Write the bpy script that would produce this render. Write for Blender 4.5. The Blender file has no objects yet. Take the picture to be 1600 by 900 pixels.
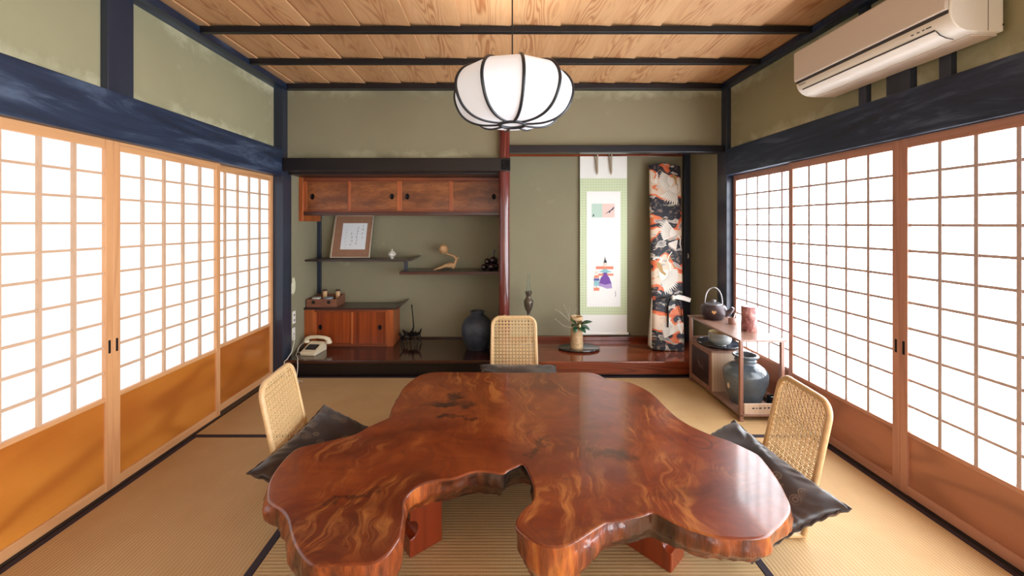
import bpy, bmesh, math, random
from mathutils import Vector, Matrix, noise
from mathutils.geometry import tessellate_polygon

random.seed(7)
PI = math.pi
sc = bpy.context.scene
COL = sc.collection

# ------------------------------------------------------------------ camera, world, exposure
cam_d = bpy.data.cameras.new('camera')
cam_d.lens = 14.0
cam_d.sensor_width = 36.0
cam_d.sensor_fit = 'HORIZONTAL'
cam_d.shift_x = 0.01125
cam_d.shift_y = -0.0625
cam_d.clip_start = 0.02
cam = bpy.data.objects.new('camera', cam_d)
COL.objects.link(cam)
cam.location = (0, 0, 1.28)
cam.rotation_euler = (PI / 2, 0, 0)
sc.camera = cam

world = bpy.data.worlds.new('world')
sc.world = world
world.use_nodes = True
world.node_tree.nodes['Background'].inputs[0].default_value = (0.75, 0.87, 1.0, 1)
world.node_tree.nodes['Background'].inputs[1].default_value = 1.0

sc.view_settings.view_transform = 'Standard'
sc.view_settings.look = 'None'
sc.view_settings.gamma = 1.0
sc.view_settings.use_curve_mapping = False
sc.view_settings.exposure = 1.14

GLOW_LEFT = 0.40      # daylight through the paper of the left screens
GLOW_RIGHT = 5.0      # the right screens face the sun side
GLOW_REAR = 0.5       # added unseen panels behind the camera, for front fill
GLOW_SIDE = 5.0      # added unseen side panels, for fill from behind right
GLOW_LANTERN = 0.10

# ------------------------------------------------------------------ helpers
def C(r, g, b):
    f = lambda v: (v / 255 / 12.92) if v / 255 <= 0.04045 else ((v / 255 + 0.055) / 1.055) ** 2.4
    return (f(r), f(g), f(b), 1.0)

def sm(a, b, x):
    t = max(0.0, min(1.0, (x - a) / (b - a)))
    return t * t * (3 - 2 * t)

ORG = {}

class MB:
    def __init__(self):
        self.v = []
        self.f = []
    def add(self, vs, fs):
        b = len(self.v)
        self.v += [Vector(p) for p in vs]
        self.f += [[b + i for i in f] for f in fs]
        return self
    def box(self, x0, x1, y0, y1, z0, z1):
        vs = [(x0, y0, z0), (x1, y0, z0), (x1, y1, z0), (x0, y1, z0), (x0, y0, z1), (x1, y0, z1), (x1, y1, z1), (x0, y1, z1)]
        return self.add(vs, [(0, 3, 2, 1), (4, 5, 6, 7), (0, 1, 5, 4), (1, 2, 6, 5), (2, 3, 7, 6), (3, 0, 4, 7)])
    def obox(self, c, s, rot):
        hx, hy, hz = s[0] / 2, s[1] / 2, s[2] / 2
        n = MB().box(-hx, hx, -hy, hy, -hz, hz)
        c = Vector(c)
        return self.add([c + rot @ p for p in n.v], n.f)
    def tube(self, pts, r, n=10, closed=False, flat=1.0):
        pts = [Vector(p) for p in pts]
        m = len(pts)
        rs = r if isinstance(r, (list, tuple)) else [r] * m
        vs, fs = [], []
        up = None
        for i, p in enumerate(pts):
            if closed:
                t = pts[(i + 1) % m] - pts[i - 1]
            else:
                t = pts[min(i + 1, m - 1)] - pts[max(i - 1, 0)]
            t = t.normalized() if t.length > 1e-9 else Vector((0, 0, 1))
            if up is None:
                up = Vector((0, 0, 1)) if abs(t.z) < 0.9 else Vector((1, 0, 0))
            a = t.cross(up)
            if a.length < 1e-6:
                a = t.cross(Vector((0, 1, 0)))
            a.normalize()
            b = a.cross(t).normalized()
            up = b
            for k in range(n):
                th = 2 * PI * k / n
                vs.append(p + a * math.cos(th) * rs[i] + b * math.sin(th) * rs[i] * flat)
        for i in range(m if closed else m - 1):
            j = (i + 1) % m
            for k in range(n):
                k2 = (k + 1) % n
                fs.append((i * n + k, i * n + k2, j * n + k2, j * n + k))
        if not closed:
            fs.append(tuple(range(n))[::-1])
            fs.append(tuple((m - 1) * n + k for k in range(n)))
        return self.add(vs, fs)
    def lathe(self, prof, n=32, c=(0, 0, 0), sx=1.0, sy=1.0):
        vs, fs = [], []
        for r, z in prof:
            for k in range(n):
                th = 2 * PI * k / n
                vs.append((c[0] + max(r, 1e-5) * math.cos(th) * sx, c[1] + max(r, 1e-5) * math.sin(th) * sy, c[2] + z))
        for i in range(len(prof) - 1):
            for k in range(n):
                k2 = (k + 1) % n
                fs.append((i * n + k, i * n + k2, (i + 1) * n + k2, (i + 1) * n + k))
        fs.append(tuple(range(n))[::-1])
        fs.append(tuple((len(prof) - 1) * n + k for k in range(n)))
        return self.add(vs, fs)
    def prism(self, poly, w0, w1, fn):
        """outline in (u, v), swept from w0 to w1; fn(u, v, w) gives the point"""
        n = len(poly)
        vs = [fn(u, v, w0) for u, v in poly] + [fn(u, v, w1) for u, v in poly]
        fs = [(i, (i + 1) % n, n + (i + 1) % n, n + i) for i in range(n)]
        for tri in tessellate_polygon([[Vector((u, v, 0)) for u, v in poly]]):
            fs.append(tuple(tri)[::-1])
            fs.append(tuple(n + i for i in tri))
        return self.add(vs, fs)
    def ball(self, c, r, n=14, m=9, s=(1, 1, 1), jitter=0, seed=0):
        vs, fs = [], []
        for i in range(m + 1):
            ph = PI * i / m
            for k in range(n):
                th = 2 * PI * k / n
                d = Vector((math.sin(ph) * math.cos(th), math.sin(ph) * math.sin(th), math.cos(ph)))
                q = r * (1 + (jitter * noise.noise(d * 2.3 + Vector((seed, 0, 0))) if jitter else 0))
                vs.append((c[0] + d.x * q * s[0], c[1] + d.y * q * s[1], c[2] + d.z * q * s[2]))
        for i in range(m):
            for k in range(n):
                k2 = (k + 1) % n
                fs.append((i * n + k, (i + 1) * n + k, (i + 1) * n + k2, i * n + k2))
        return self.add(vs, fs)
    def build(self, name, mat, parent=None, org=None, bevel=0, smooth=None, segs=2, subsurf=0):
        o_ = Vector((0, 0, 0))
        if parent is not None:
            o_ = ORG.get(parent, Vector((0, 0, 0)))
        elif org is not None:
            o_ = Vector(org)
        me = bpy.data.meshes.new(name)
        me.from_pydata([tuple(p - o_) for p in self.v], [], self.f)
        bm = bmesh.new()
        bm.from_mesh(me)
        bmesh.ops.remove_doubles(bm, verts=bm.verts, dist=2e-6)
        bmesh.ops.recalc_face_normals(bm, faces=bm.faces)
        bm.to_mesh(me)
        bm.free()
        if mat is not None:
            me.materials.append(mat)
        if smooth is not None:
            for p in me.polygons:
                p.use_smooth = True
            me.set_sharp_from_angle(angle=math.radians(smooth))
        ob = bpy.data.objects.new(name, me)
        COL.objects.link(ob)
        if parent is not None:
            ob.parent = parent
            ORG[ob] = o_
        else:
            ob.location = o_
            ORG[ob] = o_
        if bevel:
            md = ob.modifiers.new('bevel', 'BEVEL')
            md.width = bevel
            md.segments = segs
            md.limit_method = 'ANGLE'
            md.angle_limit = math.radians(40)
        if subsurf:
            md = ob.modifiers.new('sub', 'SUBSURF')
            md.levels = subsurf
            md.render_levels = subsurf
        return ob

def box(name, mat, ext, parent=None, bevel=0.002, org=None):
    return MB().box(*ext).build(name, mat, parent, org=org, bevel=bevel)

def tag(o, label, cat=None, group=None, kind=None):
    o['label'] = label
    if cat:
        o['category'] = cat
    if group:
        o['group'] = group
    if kind:
        o['kind'] = kind
    return o

def empty(name, loc=(0, 0, 0), rz=0, local=False):
    o = bpy.data.objects.new(name, None)
    COL.objects.link(o)
    o.empty_display_size = 0.05
    o.location = loc
    o.rotation_euler = (0, 0, rz)
    ORG[o] = Vector((0, 0, 0)) if local else Vector(loc)
    return o

def thing(name, label, cat, loc, rz=0, group=None, local=False):
    return tag(empty(name, loc, rz, local), label, cat, group)

def struct(name, label, loc=(0, 0, 0), local=False):
    return tag(empty(name, loc, 0, local), label, kind='structure')

def copy_of(src, loc, parent):
    c = src.copy()
    COL.objects.link(c)
    c.parent = parent
    c.location = loc
    return c

# ------------------------------------------------------------------ materials
class NT:
    def __init__(self, name):
        self.m = bpy.data.materials.new(name)
        self.m.use_nodes = True
        self.t = self.m.node_tree
        self.t.nodes.clear()
        self.out = self.n('ShaderNodeOutputMaterial')
        self.b = self.n('ShaderNodeBsdfPrincipled')
        self.l(self.b.outputs[0], self.out.inputs[0])
    def n(self, typ, **kw):
        nd = self.t.nodes.new(typ)
        for k, v in kw.items():
            setattr(nd, k, v)
        return nd
    def l(self, a, b):
        self.t.links.new(a, b)
    def val(self, nd, **kw):
        for k, v in kw.items():
            nd.inputs[k.replace('_', ' ')].default_value = v
        return nd
    def coord(self, scale=(1, 1, 1), rand=0.0, loc=(0, 0, 0), rot=(0, 0, 0)):
        tc = self.n('ShaderNodeTexCoord')
        src = tc.outputs['Object']
        if rand:
            oi = self.n('ShaderNodeObjectInfo')
            mu = self.n('ShaderNodeVectorMath', operation='MULTIPLY_ADD')
            cb = self.n('ShaderNodeCombineXYZ')
            for i in range(3):
                self.l(oi.outputs['Random'], cb.inputs[i])
            self.l(cb.outputs[0], mu.inputs[0])
            mu.inputs[1].default_value = (rand, rand * 1.7, rand * 0.6)
            self.l(src, mu.inputs[2])
            src = mu.outputs[0]
        mp = self.n('ShaderNodeMapping')
        mp.inputs['Scale'].default_value = scale
        mp.inputs['Location'].default_value = loc
        mp.inputs['Rotation'].default_value = rot
        self.l(src, mp.inputs[0])
        return mp.outputs[0]
    def noise(self, vec, scale=5, detail=3, rough=0.5, dist=0.0):
        nd = self.n('ShaderNodeTexNoise')
        self.val(nd, Scale=scale, Detail=detail, Roughness=rough, Distortion=dist)
        self.l(vec, nd.inputs['Vector'])
        return nd.outputs['Fac']
    def math(self, op, a, b=None, c=None):
        nd = self.n('ShaderNodeMath', operation=op)
        for i, x in enumerate((a, b, c)):
            if x is None:
                continue
            if isinstance(x, (int, float)):
                nd.inputs[i].default_value = x
            else:
                self.l(x, nd.inputs[i])
        return nd.outputs[0]
    def ramp(self, fac, stops, interp='LINEAR'):
        nd = self.n('ShaderNodeValToRGB')
        cr = nd.color_ramp
        cr.interpolation = interp
        while len(cr.elements) < len(stops):
            cr.elements.new(0.5)
        for e, (p, c) in zip(cr.elements, stops):
            e.position = p
            e.color = c
        self.l(fac, nd.inputs[0])
        return nd.outputs[0]
    def mix(self, fac, a, b, blend='MIX'):
        nd = self.n('ShaderNodeMix', data_type='RGBA', blend_type=blend)
        for i, x in ((0, fac), (6, a), (7, b)):
            if isinstance(x, (int, float)):
                nd.inputs[i].default_value = x
            elif isinstance(x, tuple):
                nd.inputs[i].default_value = x
            else:
                self.l(x, nd.inputs[i])
        return nd.outputs[2]
    def bump(self, h, strength=0.2, dist=0.01):
        nd = self.n('ShaderNodeBump')
        nd.inputs['Strength'].default_value = strength
        nd.inputs['Distance'].default_value = dist
        self.l(h, nd.inputs['Height'])
        self.l(nd.outputs[0], self.b.inputs['Normal'])
    def base(self, c):
        if isinstance(c, tuple):
            self.b.inputs['Base Color'].default_value = c
        else:
            self.l(c, self.b.inputs['Base Color'])
    def set(self, **kw):
        for k, v in kw.items():
            self.b.inputs[k.replace('_', ' ')].default_value = v

BW = lambda v: (v, v, v, 1)

def plain(name, col, rough=0.5, metal=0.0, coat=0.0, var=0.0, nscale=12, spec=0.5, bump=0.0):
    t = NT(name)
    if var or bump:
        v = t.coord(rand=3)
        n = t.noise(v, nscale, 4, 0.6)
        c2 = tuple(x * (1 - var) for x in col[:3]) + (1,)
        c3 = tuple(min(1, x * (1 + var)) for x in col[:3]) + (1,)
        t.base(t.ramp(n, [(0.3, c2), (0.7, c3)]))
        if bump:
            t.bump(n, bump, 0.004)
    else:
        t.base(col)
    t.set(Roughness=rough, Metallic=metal, Coat_Weight=coat)
    t.b.inputs['Specular IOR Level'].default_value = spec
    return t.m

def wood(name, dark, light, line=None, axis='Y', across=5.0, along=0.7, k=60, rough=0.4, coat=0.0, amount=0.55, fiber=0.25, bump=0.03, blotch=0.25, rand=9.0, vary=0.0, stripe=None):
    t = NT(name)
    s = {'X': (along, across, across), 'Y': (across, along, across), 'Z': (across, across, along)}[axis]
    v = t.coord(s, rand)
    n = t.noise(v, 1.0, 1.5, 0.45, 0.15)
    g = t.math('SINE', t.math('MULTIPLY', n, k))
    g = t.math('MULTIPLY_ADD', g, 0.5, 0.5)
    g = t.math('POWER', g, 2.2)
    if stripe:      # figured heartwood down the middle of each board, plain edges
        sx = t.n('ShaderNodeSeparateXYZ')
        t.l(t.coord(), sx.inputs[0])
        ph_ = t.math('MULTIPLY', t.math('SUBTRACT', sx.outputs[0], stripe[0]), 2 * PI / stripe[1])
        ph_ = t.math('ADD', ph_, t.math('MULTIPLY', n, 2.0))
        mk = t.math('MULTIPLY_ADD', t.math('COSINE', t.math('SUBTRACT', ph_, 1.0)), -0.5, 0.5)
        g = t.math('MULTIPLY', g, t.math('MULTIPLY_ADD', t.math('POWER', mk, 1.6), 0.95, 0.12))
    sf = {'X': (3, 160, 160), 'Y': (160, 3, 160), 'Z': (160, 160, 3)}[axis]
    fb = t.noise(t.coord(sf, rand), 1.0, 3, 0.6)
    bl = t.noise(t.coord(tuple(x * 0.5 for x in s), rand + 2), 1.2, 3, 0.5)
    base = t.mix(t.ramp(bl, [(0.3, BW(0)), (0.7, BW(1))]), dark, light)
    base = t.mix(blotch, light, base)
    ln = line if line else tuple(x * 0.45 for x in dark[:3]) + (1,)
    base = t.mix(t.math('MULTIPLY', g, amount), base, ln)
    base = t.mix(t.math('MULTIPLY', fb, fiber), base, ln)
    if vary:
        oi = t.n('ShaderNodeObjectInfo')
        base = t.mix(t.math('MULTIPLY', oi.outputs['Random'], vary), base, tuple(x * 0.55 for x in dark[:3]) + (1,))
    t.base(base)
    t.set(Roughness=rough, Coat_Weight=coat, Coat_Roughness=0.08)
    t.bump(fb, bump, 0.003)
    return t.m

# plaster: olive, with pale scuffs
def plaster(name, col, pale, edge=None, seed=0.0):
    t = NT(name)
    v = t.coord(loc=(seed, seed * 0.7, 0))
    n1 = t.noise(v, 1.1, 5, 0.62, 0.3)
    n2 = t.noise(v, 7, 7, 0.72, 0.8)
    n3 = t.noise(v, 2.3, 3, 0.6, 0.3)
    fine = t.noise(v, 220, 2, 0.5)
    c = t.ramp(n1, [(0.25, tuple(x * 0.90 for x in col[:3]) + (1,)), (0.75, tuple(x * 1.07 for x in col[:3]) + (1,))])
    m = t.math('MULTIPLY', t.ramp(n3, [(0.60, BW(0)), (0.72, BW(0.5))]), t.ramp(n2, [(0.52, BW(0)), (0.68, BW(1))]))
    if edge:
        sp = t.n('ShaderNodeSeparateXYZ')
        t.l(t.coord(), sp.inputs[0])
        dz_ = t.math('MINIMUM', t.math('SUBTRACT', sp.outputs[2], edge[0]), t.math('SUBTRACT', edge[1], sp.outputs[2]))
        near = t.math('MULTIPLY_ADD', t.math('SUBTRACT', n2, 0.5), 0.22, dz_)
        e1 = t.ramp(near, [(0.0, BW(1)), (0.075, BW(0))])
        m = t.math('MAXIMUM', m, t.math('MULTIPLY', e1, t.ramp(n3, [(0.42, BW(0)), (0.6, BW(1))])))
    c = t.mix(t.math('MULTIPLY', m, 0.7), c, pale)
    c = t.mix(t.math('MULTIPLY', fine, 0.18), c, tuple(x * 0.6 for x in col[:3]) + (1,))
    t.base(c)
    t.set(Roughness=0.93)
    t.b.inputs['Specular IOR Level'].default_value = 0.15
    t.bump(fine, 0.12, 0.002)
    return t.m

M = {}
M['plaster'] = plaster('olive_plaster', C(148, 141, 116), C(206, 200, 168), (1.84, 2.42))
M['plaster_in'] = plaster('olive_plaster_alcove', C(148, 141, 116), C(206, 200, 168), None, 1.7)
M['plaster_side'] = plaster('olive_plaster_side', C(162, 157, 126), C(226, 221, 188), (1.91, 2.42), 3.1)
M['pale_patch'] = plain('pale_bare_plaster', C(225, 220, 190), 0.95, var=0.1, nscale=60)

# blackened timber with bluish streaks
t = NT('blackened_beam')
v = t.coord((5, 0.9, 7), 4)
n = t.noise(v, 1.6, 7, 0.68, 0.9)
f_ = t.noise(t.coord((90, 2.5, 90), 2), 1.0, 3, 0.6)
c = t.ramp(n, [(0.34, C(22, 32, 52)), (0.52, C(38, 52, 78)), (0.72, C(90, 106, 132))])
c = t.mix(t.math('MULTIPLY', f_, 0.3), c, C(22, 30, 50))
t.base(c)
t.set(Roughness=0.42)
t.bump(f_, 0.06, 0.003)
M['beam'] = t.m
M['beam_plain'] = wood('blackened_post', C(26, 30, 42), C(48, 56, 74), C(18, 20, 28), 'Z', 6, 0.5, 30, 0.38, 0.1, 0.3, 0.3)
M['beam_x'] = wood('blackened_lintel', C(12, 12, 17), C(28, 28, 38), C(8, 8, 10), 'X', 6, 0.5, 30, 0.34, 0.15, 0.3, 0.3)
M['lintel_red'] = wood('dark_stained_lintel', C(10, 7, 9), C(26, 15, 16), C(7, 5, 6), 'X', 6, 0.5, 30, 0.36, 0.1, 0.35, 0.3)
M['batten'] = plain('black_ceiling_batten', C(17, 18, 24), 0.4, var=0.2)
M['ceiling_wood'] = wood('cedar_ceiling_board', C(218, 166, 116), C(236, 192, 144), C(168, 104, 58), 'Y', 10.5, 1.3, 80, 0.55, 0.0, 0.8, 0.3, 0.02, 0.8, 23.0, 0.42, (0.058, 0.3))
M['door_wood'] = wood('cypress_door_frame', C(206, 146, 96), C(226, 170, 118), C(176, 112, 66), 'Z', 9, 0.6, 40, 0.42, 0.1, 0.3, 0.25)
M['door_rail'] = wood('cypress_door_rail', C(206, 146, 96), C(226, 170, 118), C(176, 112, 66), 'Y', 9, 0.6, 40, 0.42, 0.1, 0.3, 0.25)
M['door_wood_r'] = wood('hazed_door_frame', C(172, 120, 104), C(196, 144, 124), C(136, 90, 76), 'Z', 9, 0.6, 40, 0.42, 0.1, 0.3, 0.25)  # right screens, to the lattice below: backlight haze mixed into the wood colour
M['door_rail_r'] = wood('hazed_door_rail', C(172, 120, 104), C(196, 144, 124), C(136, 90, 76), 'Y', 9, 0.6, 40, 0.42, 0.1, 0.3, 0.25)
M['door_panel_r'] = wood('hazed_door_panel', C(150, 94, 72), C(186, 124, 98), C(112, 66, 50), 'Y', 4.5, 1.3, 40, 0.35, 0.3, 0.45, 0.2, 0.01, 0.9, 17.0)
M['lattice_r'] = plain('hazed_lattice', C(192, 172, 170), 0.5, var=0.06)
M['lattice'] = plain('cypress_lattice', C(206, 170, 140), 0.5, var=0.06)
M['door_panel'] = wood('amber_door_panel', C(168, 88, 28), C(224, 148, 60), C(142, 70, 22), 'Y', 3.2, 1.3, 26, 0.24, 0.5, 0.42, 0.12, 0.01, 0.9, 17.0)
M['sill'] = plain('black_floor_groove', C(20, 18, 22), 0.4, var=0.2)
M['red_wood'] = wood('polished_red_alcove_board', C(110, 44, 25), C(160, 78, 47), C(64, 24, 15), 'X', 7, 0.6, 60, 0.16, 0.6, 0.55, 0.25, 0.01, 0.8)
M['dark_floor'] = wood('polished_dark_alcove_board', C(44, 18, 13), C(74, 34, 24), C(26, 10, 9), 'X', 7, 0.5, 50, 0.15, 0.6, 0.5, 0.25, 0.01, 0.8)
M['black_face'] = plain('black_lacquer_kickboard', C(20, 13, 15), 0.32, var=0.25)
M['log'] = wood('polished_red_log', C(92, 28, 24), C(140, 62, 54), C(60, 16, 16), 'Z', 22, 0.9, 34, 0.2, 0.7, 0.5, 0.3, 0.05, 0.9)
M['cab_frame'] = wood('orange_cabinet_frame', C(104, 46, 22), C(146, 72, 36), C(72, 28, 14), 'X', 8, 0.6, 40, 0.34, 0.2, 0.4, 0.25)
M['cab_frame_v'] = wood('orange_cabinet_upright', C(150, 72, 32), C(190, 100, 48), C(100, 42, 20), 'Z', 8, 0.6, 40, 0.34, 0.2, 0.4, 0.25)
M['cab_dark'] = wood('dark_cabinet_rail', C(58, 24, 18), C(88, 40, 30), C(36, 14, 12), 'X', 8, 0.6, 40, 0.3, 0.3, 0.4, 0.25)
M['cab_door'] = wood('figured_cabinet_door', C(112, 58, 28), C(176, 104, 52), C(90, 44, 20), 'X', 22, 7.0, 26, 0.36, 0.2, 0.35, 0.4, 0.02, 1.0)
M['cab_door_v'] = wood('straight_grain_cabinet_door', C(110, 40, 14), C(170, 76, 28), C(78, 28, 10), 'Z', 16, 0.3, 26, 0.3, 0.3, 0.45, 0.3, 0.02, 1.0)
M['shelf'] = wood('dark_alcove_shelf', C(36, 22, 22), C(58, 36, 36), C(24, 14, 14), 'X', 8, 0.5, 40, 0.3, 0.3, 0.4, 0.25)
M['iron'] = plain('black_iron', C(16, 15, 17), 0.4, 0.7, var=0.3, nscale=60)
M['pull'] = plain('dark_door_pull', C(32, 28, 30), 0.35, 0.6)
M['white_plastic'] = plain('warm_white_plastic', C(222, 210, 200), 0.35)
M['white_plastic2'] = plain('white_plastic', C(244, 240, 232), 0.3)
M['dark_slot'] = plain('dark_grey_gap', C(62, 60, 62), 0.6)
M['cream'] = plain('cream_plastic', C(236, 222, 190), 0.35)
M['cord_white'] = plain('white_cord', C(228, 222, 210), 0.5)
M['black_plastic'] = plain('black_plastic', C(28, 28, 32), 0.35)
M['lamp_rib'] = plain('black_lantern_rib', C(30, 33, 40), 0.35, var=0.1)
M['wire'] = plain('black_flex', C(14, 14, 16), 0.5)

def glow(name, col, strength, base=C(245, 245, 245)):
    t = NT(name)
    t.base(base)
    t.set(Roughness=0.9, Emission_Strength=strength)
    t.b.inputs['Emission Color'].default_value = col
    t.b.inputs['Specular IOR Level'].default_value = 0.1
    return t.m
M['paper_l'] = glow('backlit_paper_shade_side', (0.86, 0.95, 1.0, 1), GLOW_LEFT, C(190, 190, 190))
M['paper_r'] = glow('backlit_paper_sun_side', (0.86, 0.94, 1.0, 1), GLOW_RIGHT, C(190, 190, 190))
M['paper_s'] = glow('fill_paper_side', (0.86, 0.94, 1.0, 1), GLOW_SIDE, C(190, 190, 190))
M['paper_b'] = glow('fill_paper_rear', (0.86, 0.94, 1.0, 1), GLOW_REAR)
M['lantern'] = glow('lit_lantern_fabric', (0.97, 0.98, 1.0, 1), GLOW_LANTERN, C(228, 232, 242))

# tatami: ribs run along the mat's length
def tatami(name, axis):
    t = NT(name)
    tc = t.coord()
    sp = t.n('ShaderNodeSeparateXYZ')
    t.l(tc, sp.inputs[0])
    u = sp.outputs[1 if axis == 'X' else 0]
    w = sp.outputs[0 if axis == 'X' else 1]
    rib = t.math('SINE', t.math('MULTIPLY', u, 2 * PI / 0.0155))
    rib = t.math('MULTIPLY_ADD', rib, 0.5, 0.5)
    th = t.math('MULTIPLY_ADD', t.math('SINE', t.math('MULTIPLY', w, 2 * PI / 0.011)), 0.5, 0.5)
    big = t.noise(tc, 1.6, 4, 0.6)
    st = (3, 260, 1) if axis == 'X' else (260, 3, 1)
    straw = t.noise(t.coord(st), 1.0, 2, 0.6)
    c = t.ramp(big, [(0.3, C(196, 160, 112)), (0.7, C(216, 184, 136))])
    dark = C(150, 112, 66)
    c = t.mix(t.math('MULTIPLY', t.math('POWER', t.math('SUBTRACT', 1.0, rib), 2.5), 0.42), c, dark)
    c = t.mix(t.math('MULTIPLY', th, 0.10), c, dark)
    c = t.mix(t.math('MULTIPLY', straw, 0.28), c, C(158, 118, 72))
    t.base(c)
    t.set(Roughness=0.62)
    t.b.inputs['Specular IOR Level'].default_value = 0.35
    t.bump(rib, 0.35, 0.002)
    return t.m
M['tatami_x'] = tatami('tatami_rush_crosswise', 'X')
M['tatami_y'] = tatami('tatami_rush_lengthwise', 'Y')
M['heri'] = plain('dark_purple_cloth_border', C(48, 36, 46), 0.8, var=0.15, nscale=90)

# burl table top
t = NT('polished_burl_wood')
v = t.coord((1, 1, 1))
warp = t.n('ShaderNodeTexNoise')
t.val(warp, Scale=2.2, Detail=3.0, Roughness=0.55)
t.l(v, warp.inputs['Vector'])
wv = t.n('ShaderNodeVectorMath', operation='MULTIPLY_ADD')
t.l(warp.outputs['Color'], wv.inputs[0])
wv.inputs[1].default_value = (0.55, 0.55, 0.55)
t.l(v, wv.inputs[2])
w_ = wv.outputs[0]
big = t.noise(w_, 2.1, 4, 0.55, 0.5)
mid = t.noise(w_, 7.0, 5, 0.6, 0.8)
mp = t.n('ShaderNodeMapping')
mp.inputs['Scale'].default_value = (1.2, 8.0, 3.0)
mp.inputs['Rotation'].default_value = (0, 0, 0.5)
t.l(w_, mp.inputs[0])
curl = t.noise(mp.outputs[0], 2.6, 6, 0.66, 0.25)
mp2 = t.n('ShaderNodeMapping')
mp2.inputs['Scale'].default_value = (11.0, 1.3, 3.0)
mp2.inputs['Rotation'].default_value = (0, 0, -0.35)
t.l(w_, mp2.inputs[0])
curl2 = t.noise(mp2.outputs[0], 2.4, 6, 0.68, 0.2)
spot = t.noise(v, 2.7, 2, 0.5, 0.2)
c = t.ramp(big, [(0.26, C(82, 30, 12)), (0.46, C(122, 50, 19)), (0.70, C(150, 74, 30))])
c = t.mix(t.math('MULTIPLY', t.ramp(mid, [(0.30, BW(1)), (0.62, BW(0))]), 0.4), c, C(82, 34, 22))
c = t.mix(t.math('MULTIPLY', t.ramp(curl, [(0.46, BW(0)), (0.74, BW(1))]), 0.2), c, C(180, 98, 44))
c = t.mix(t.math('MULTIPLY', t.math('MULTIPLY', t.ramp(curl2, [(0.50, BW(0)), (0.66, BW(1))]), t.ramp(spot, [(0.48, BW(0)), (0.62, BW(1))])), 0.5), c, C(212, 138, 70))
c = t.mix(t.math('MULTIPLY', t.ramp(curl2, [(0.28, BW(1)), (0.48, BW(0))]), 0.4), c, C(72, 30, 22))
# knots and inclusions: (x, y, rx, ry, angle, strength) in the table's own coordinates
for (kx, ky, rx, ry, an, st) in [(-0.30, 2.10, 0.13, 0.05, 0.1, 1.0), (-0.25, 2.19, 0.07, 0.07, 0.2, 0.9), (-0.17, 2.09, 0.05, 0.04, 0.2, 0.9), (-0.245, 1.97, 0.10, 0.022, 0.1, 1.0), (-0.14, 1.945, 0.06, 0.016, 0.0, 0.9),
                                 (-0.03, 2.06, 0.05, 0.09, 0.3, 0.3), (0.155, 1.70, 0.03, 0.12, -0.45, 0.7), (0.40, 1.665, 0.045, 0.05, 0, 0.55), (0.485, 1.635, 0.085, 0.055, -0.25, 0.75),
                                 (-0.53, 1.38, 0.16, 0.016, 0.35, 0.6), (0.24, 1.49, 0.012, 0.010, 0, 0.8)]:
    m_ = t.n('ShaderNodeMapping', vector_type='TEXTURE')
    m_.inputs['Location'].default_value = (kx, ky - 1.8, 0.33)
    m_.inputs['Rotation'].default_value = (0, 0, an)
    m_.inputs['Scale'].default_value = (rx, ry, 1.0)
    wk = t.n('ShaderNodeVectorMath', operation='MULTIPLY_ADD')
    nk = t.n('ShaderNodeTexNoise')
    t.val(nk, Scale=18.0, Detail=4.0, Roughness=0.65)
    t.l(v, nk.inputs['Vector'])
    sb = t.n('ShaderNodeVectorMath', operation='SUBTRACT')
    t.l(nk.outputs['Color'], sb.inputs[0])
    sb.inputs[1].default_value = (0.5, 0.5, 0.5)
    t.l(sb.outputs[0], wk.inputs[0])
    wk.inputs[1].default_value = (0.20, 0.14, 0.0)
    t.l(v, wk.inputs[2])
    t.l(wk.outputs[0], m_.inputs[0])
    ln = t.n('ShaderNodeVectorMath', operation='LENGTH')
    t.l(m_.outputs[0], ln.inputs[0])
    fac = t.math('MULTIPLY', t.ramp(ln.outputs['Value'], [(0.5, BW(1)), (1.0, BW(0))]), t.math('MULTIPLY', t.ramp(curl, [(0.36, BW(1)), (0.66, BW(0.55))]), st))
    c = t.mix(fac, c, C(26, 12, 12))
# burnt ring left by a pot
m_ = t.n('ShaderNodeMapping', vector_type='TEXTURE')
m_.inputs['Location'].default_value = (0.865, 1.735 - 1.8, 0.33)
m_.inputs['Scale'].default_value = (0.055, 0.055, 1)
t.l(v, m_.inputs[0])
ln = t.n('ShaderNodeVectorMath', operation='LENGTH')
t.l(m_.outputs[0], ln.inputs[0])
ring = t.ramp(ln.outputs['Value'], [(0.80, BW(0)), (0.90, BW(1)), (0.95, BW(1)), (1.0, BW(0))])
c = t.mix(t.math('MULTIPLY', t.math('MULTIPLY', ring, t.ramp(mid, [(0.4, BW(0.3)), (0.55, BW(1))])), 0.75), c, C(52, 22, 20))
t.base(c)
t.set(Roughness=0.3, Coat_Weight=0.55, Coat_Roughness=0.09)
t.bump(mid, 0.015, 0.004)
M['burl'] = t.m

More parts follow.
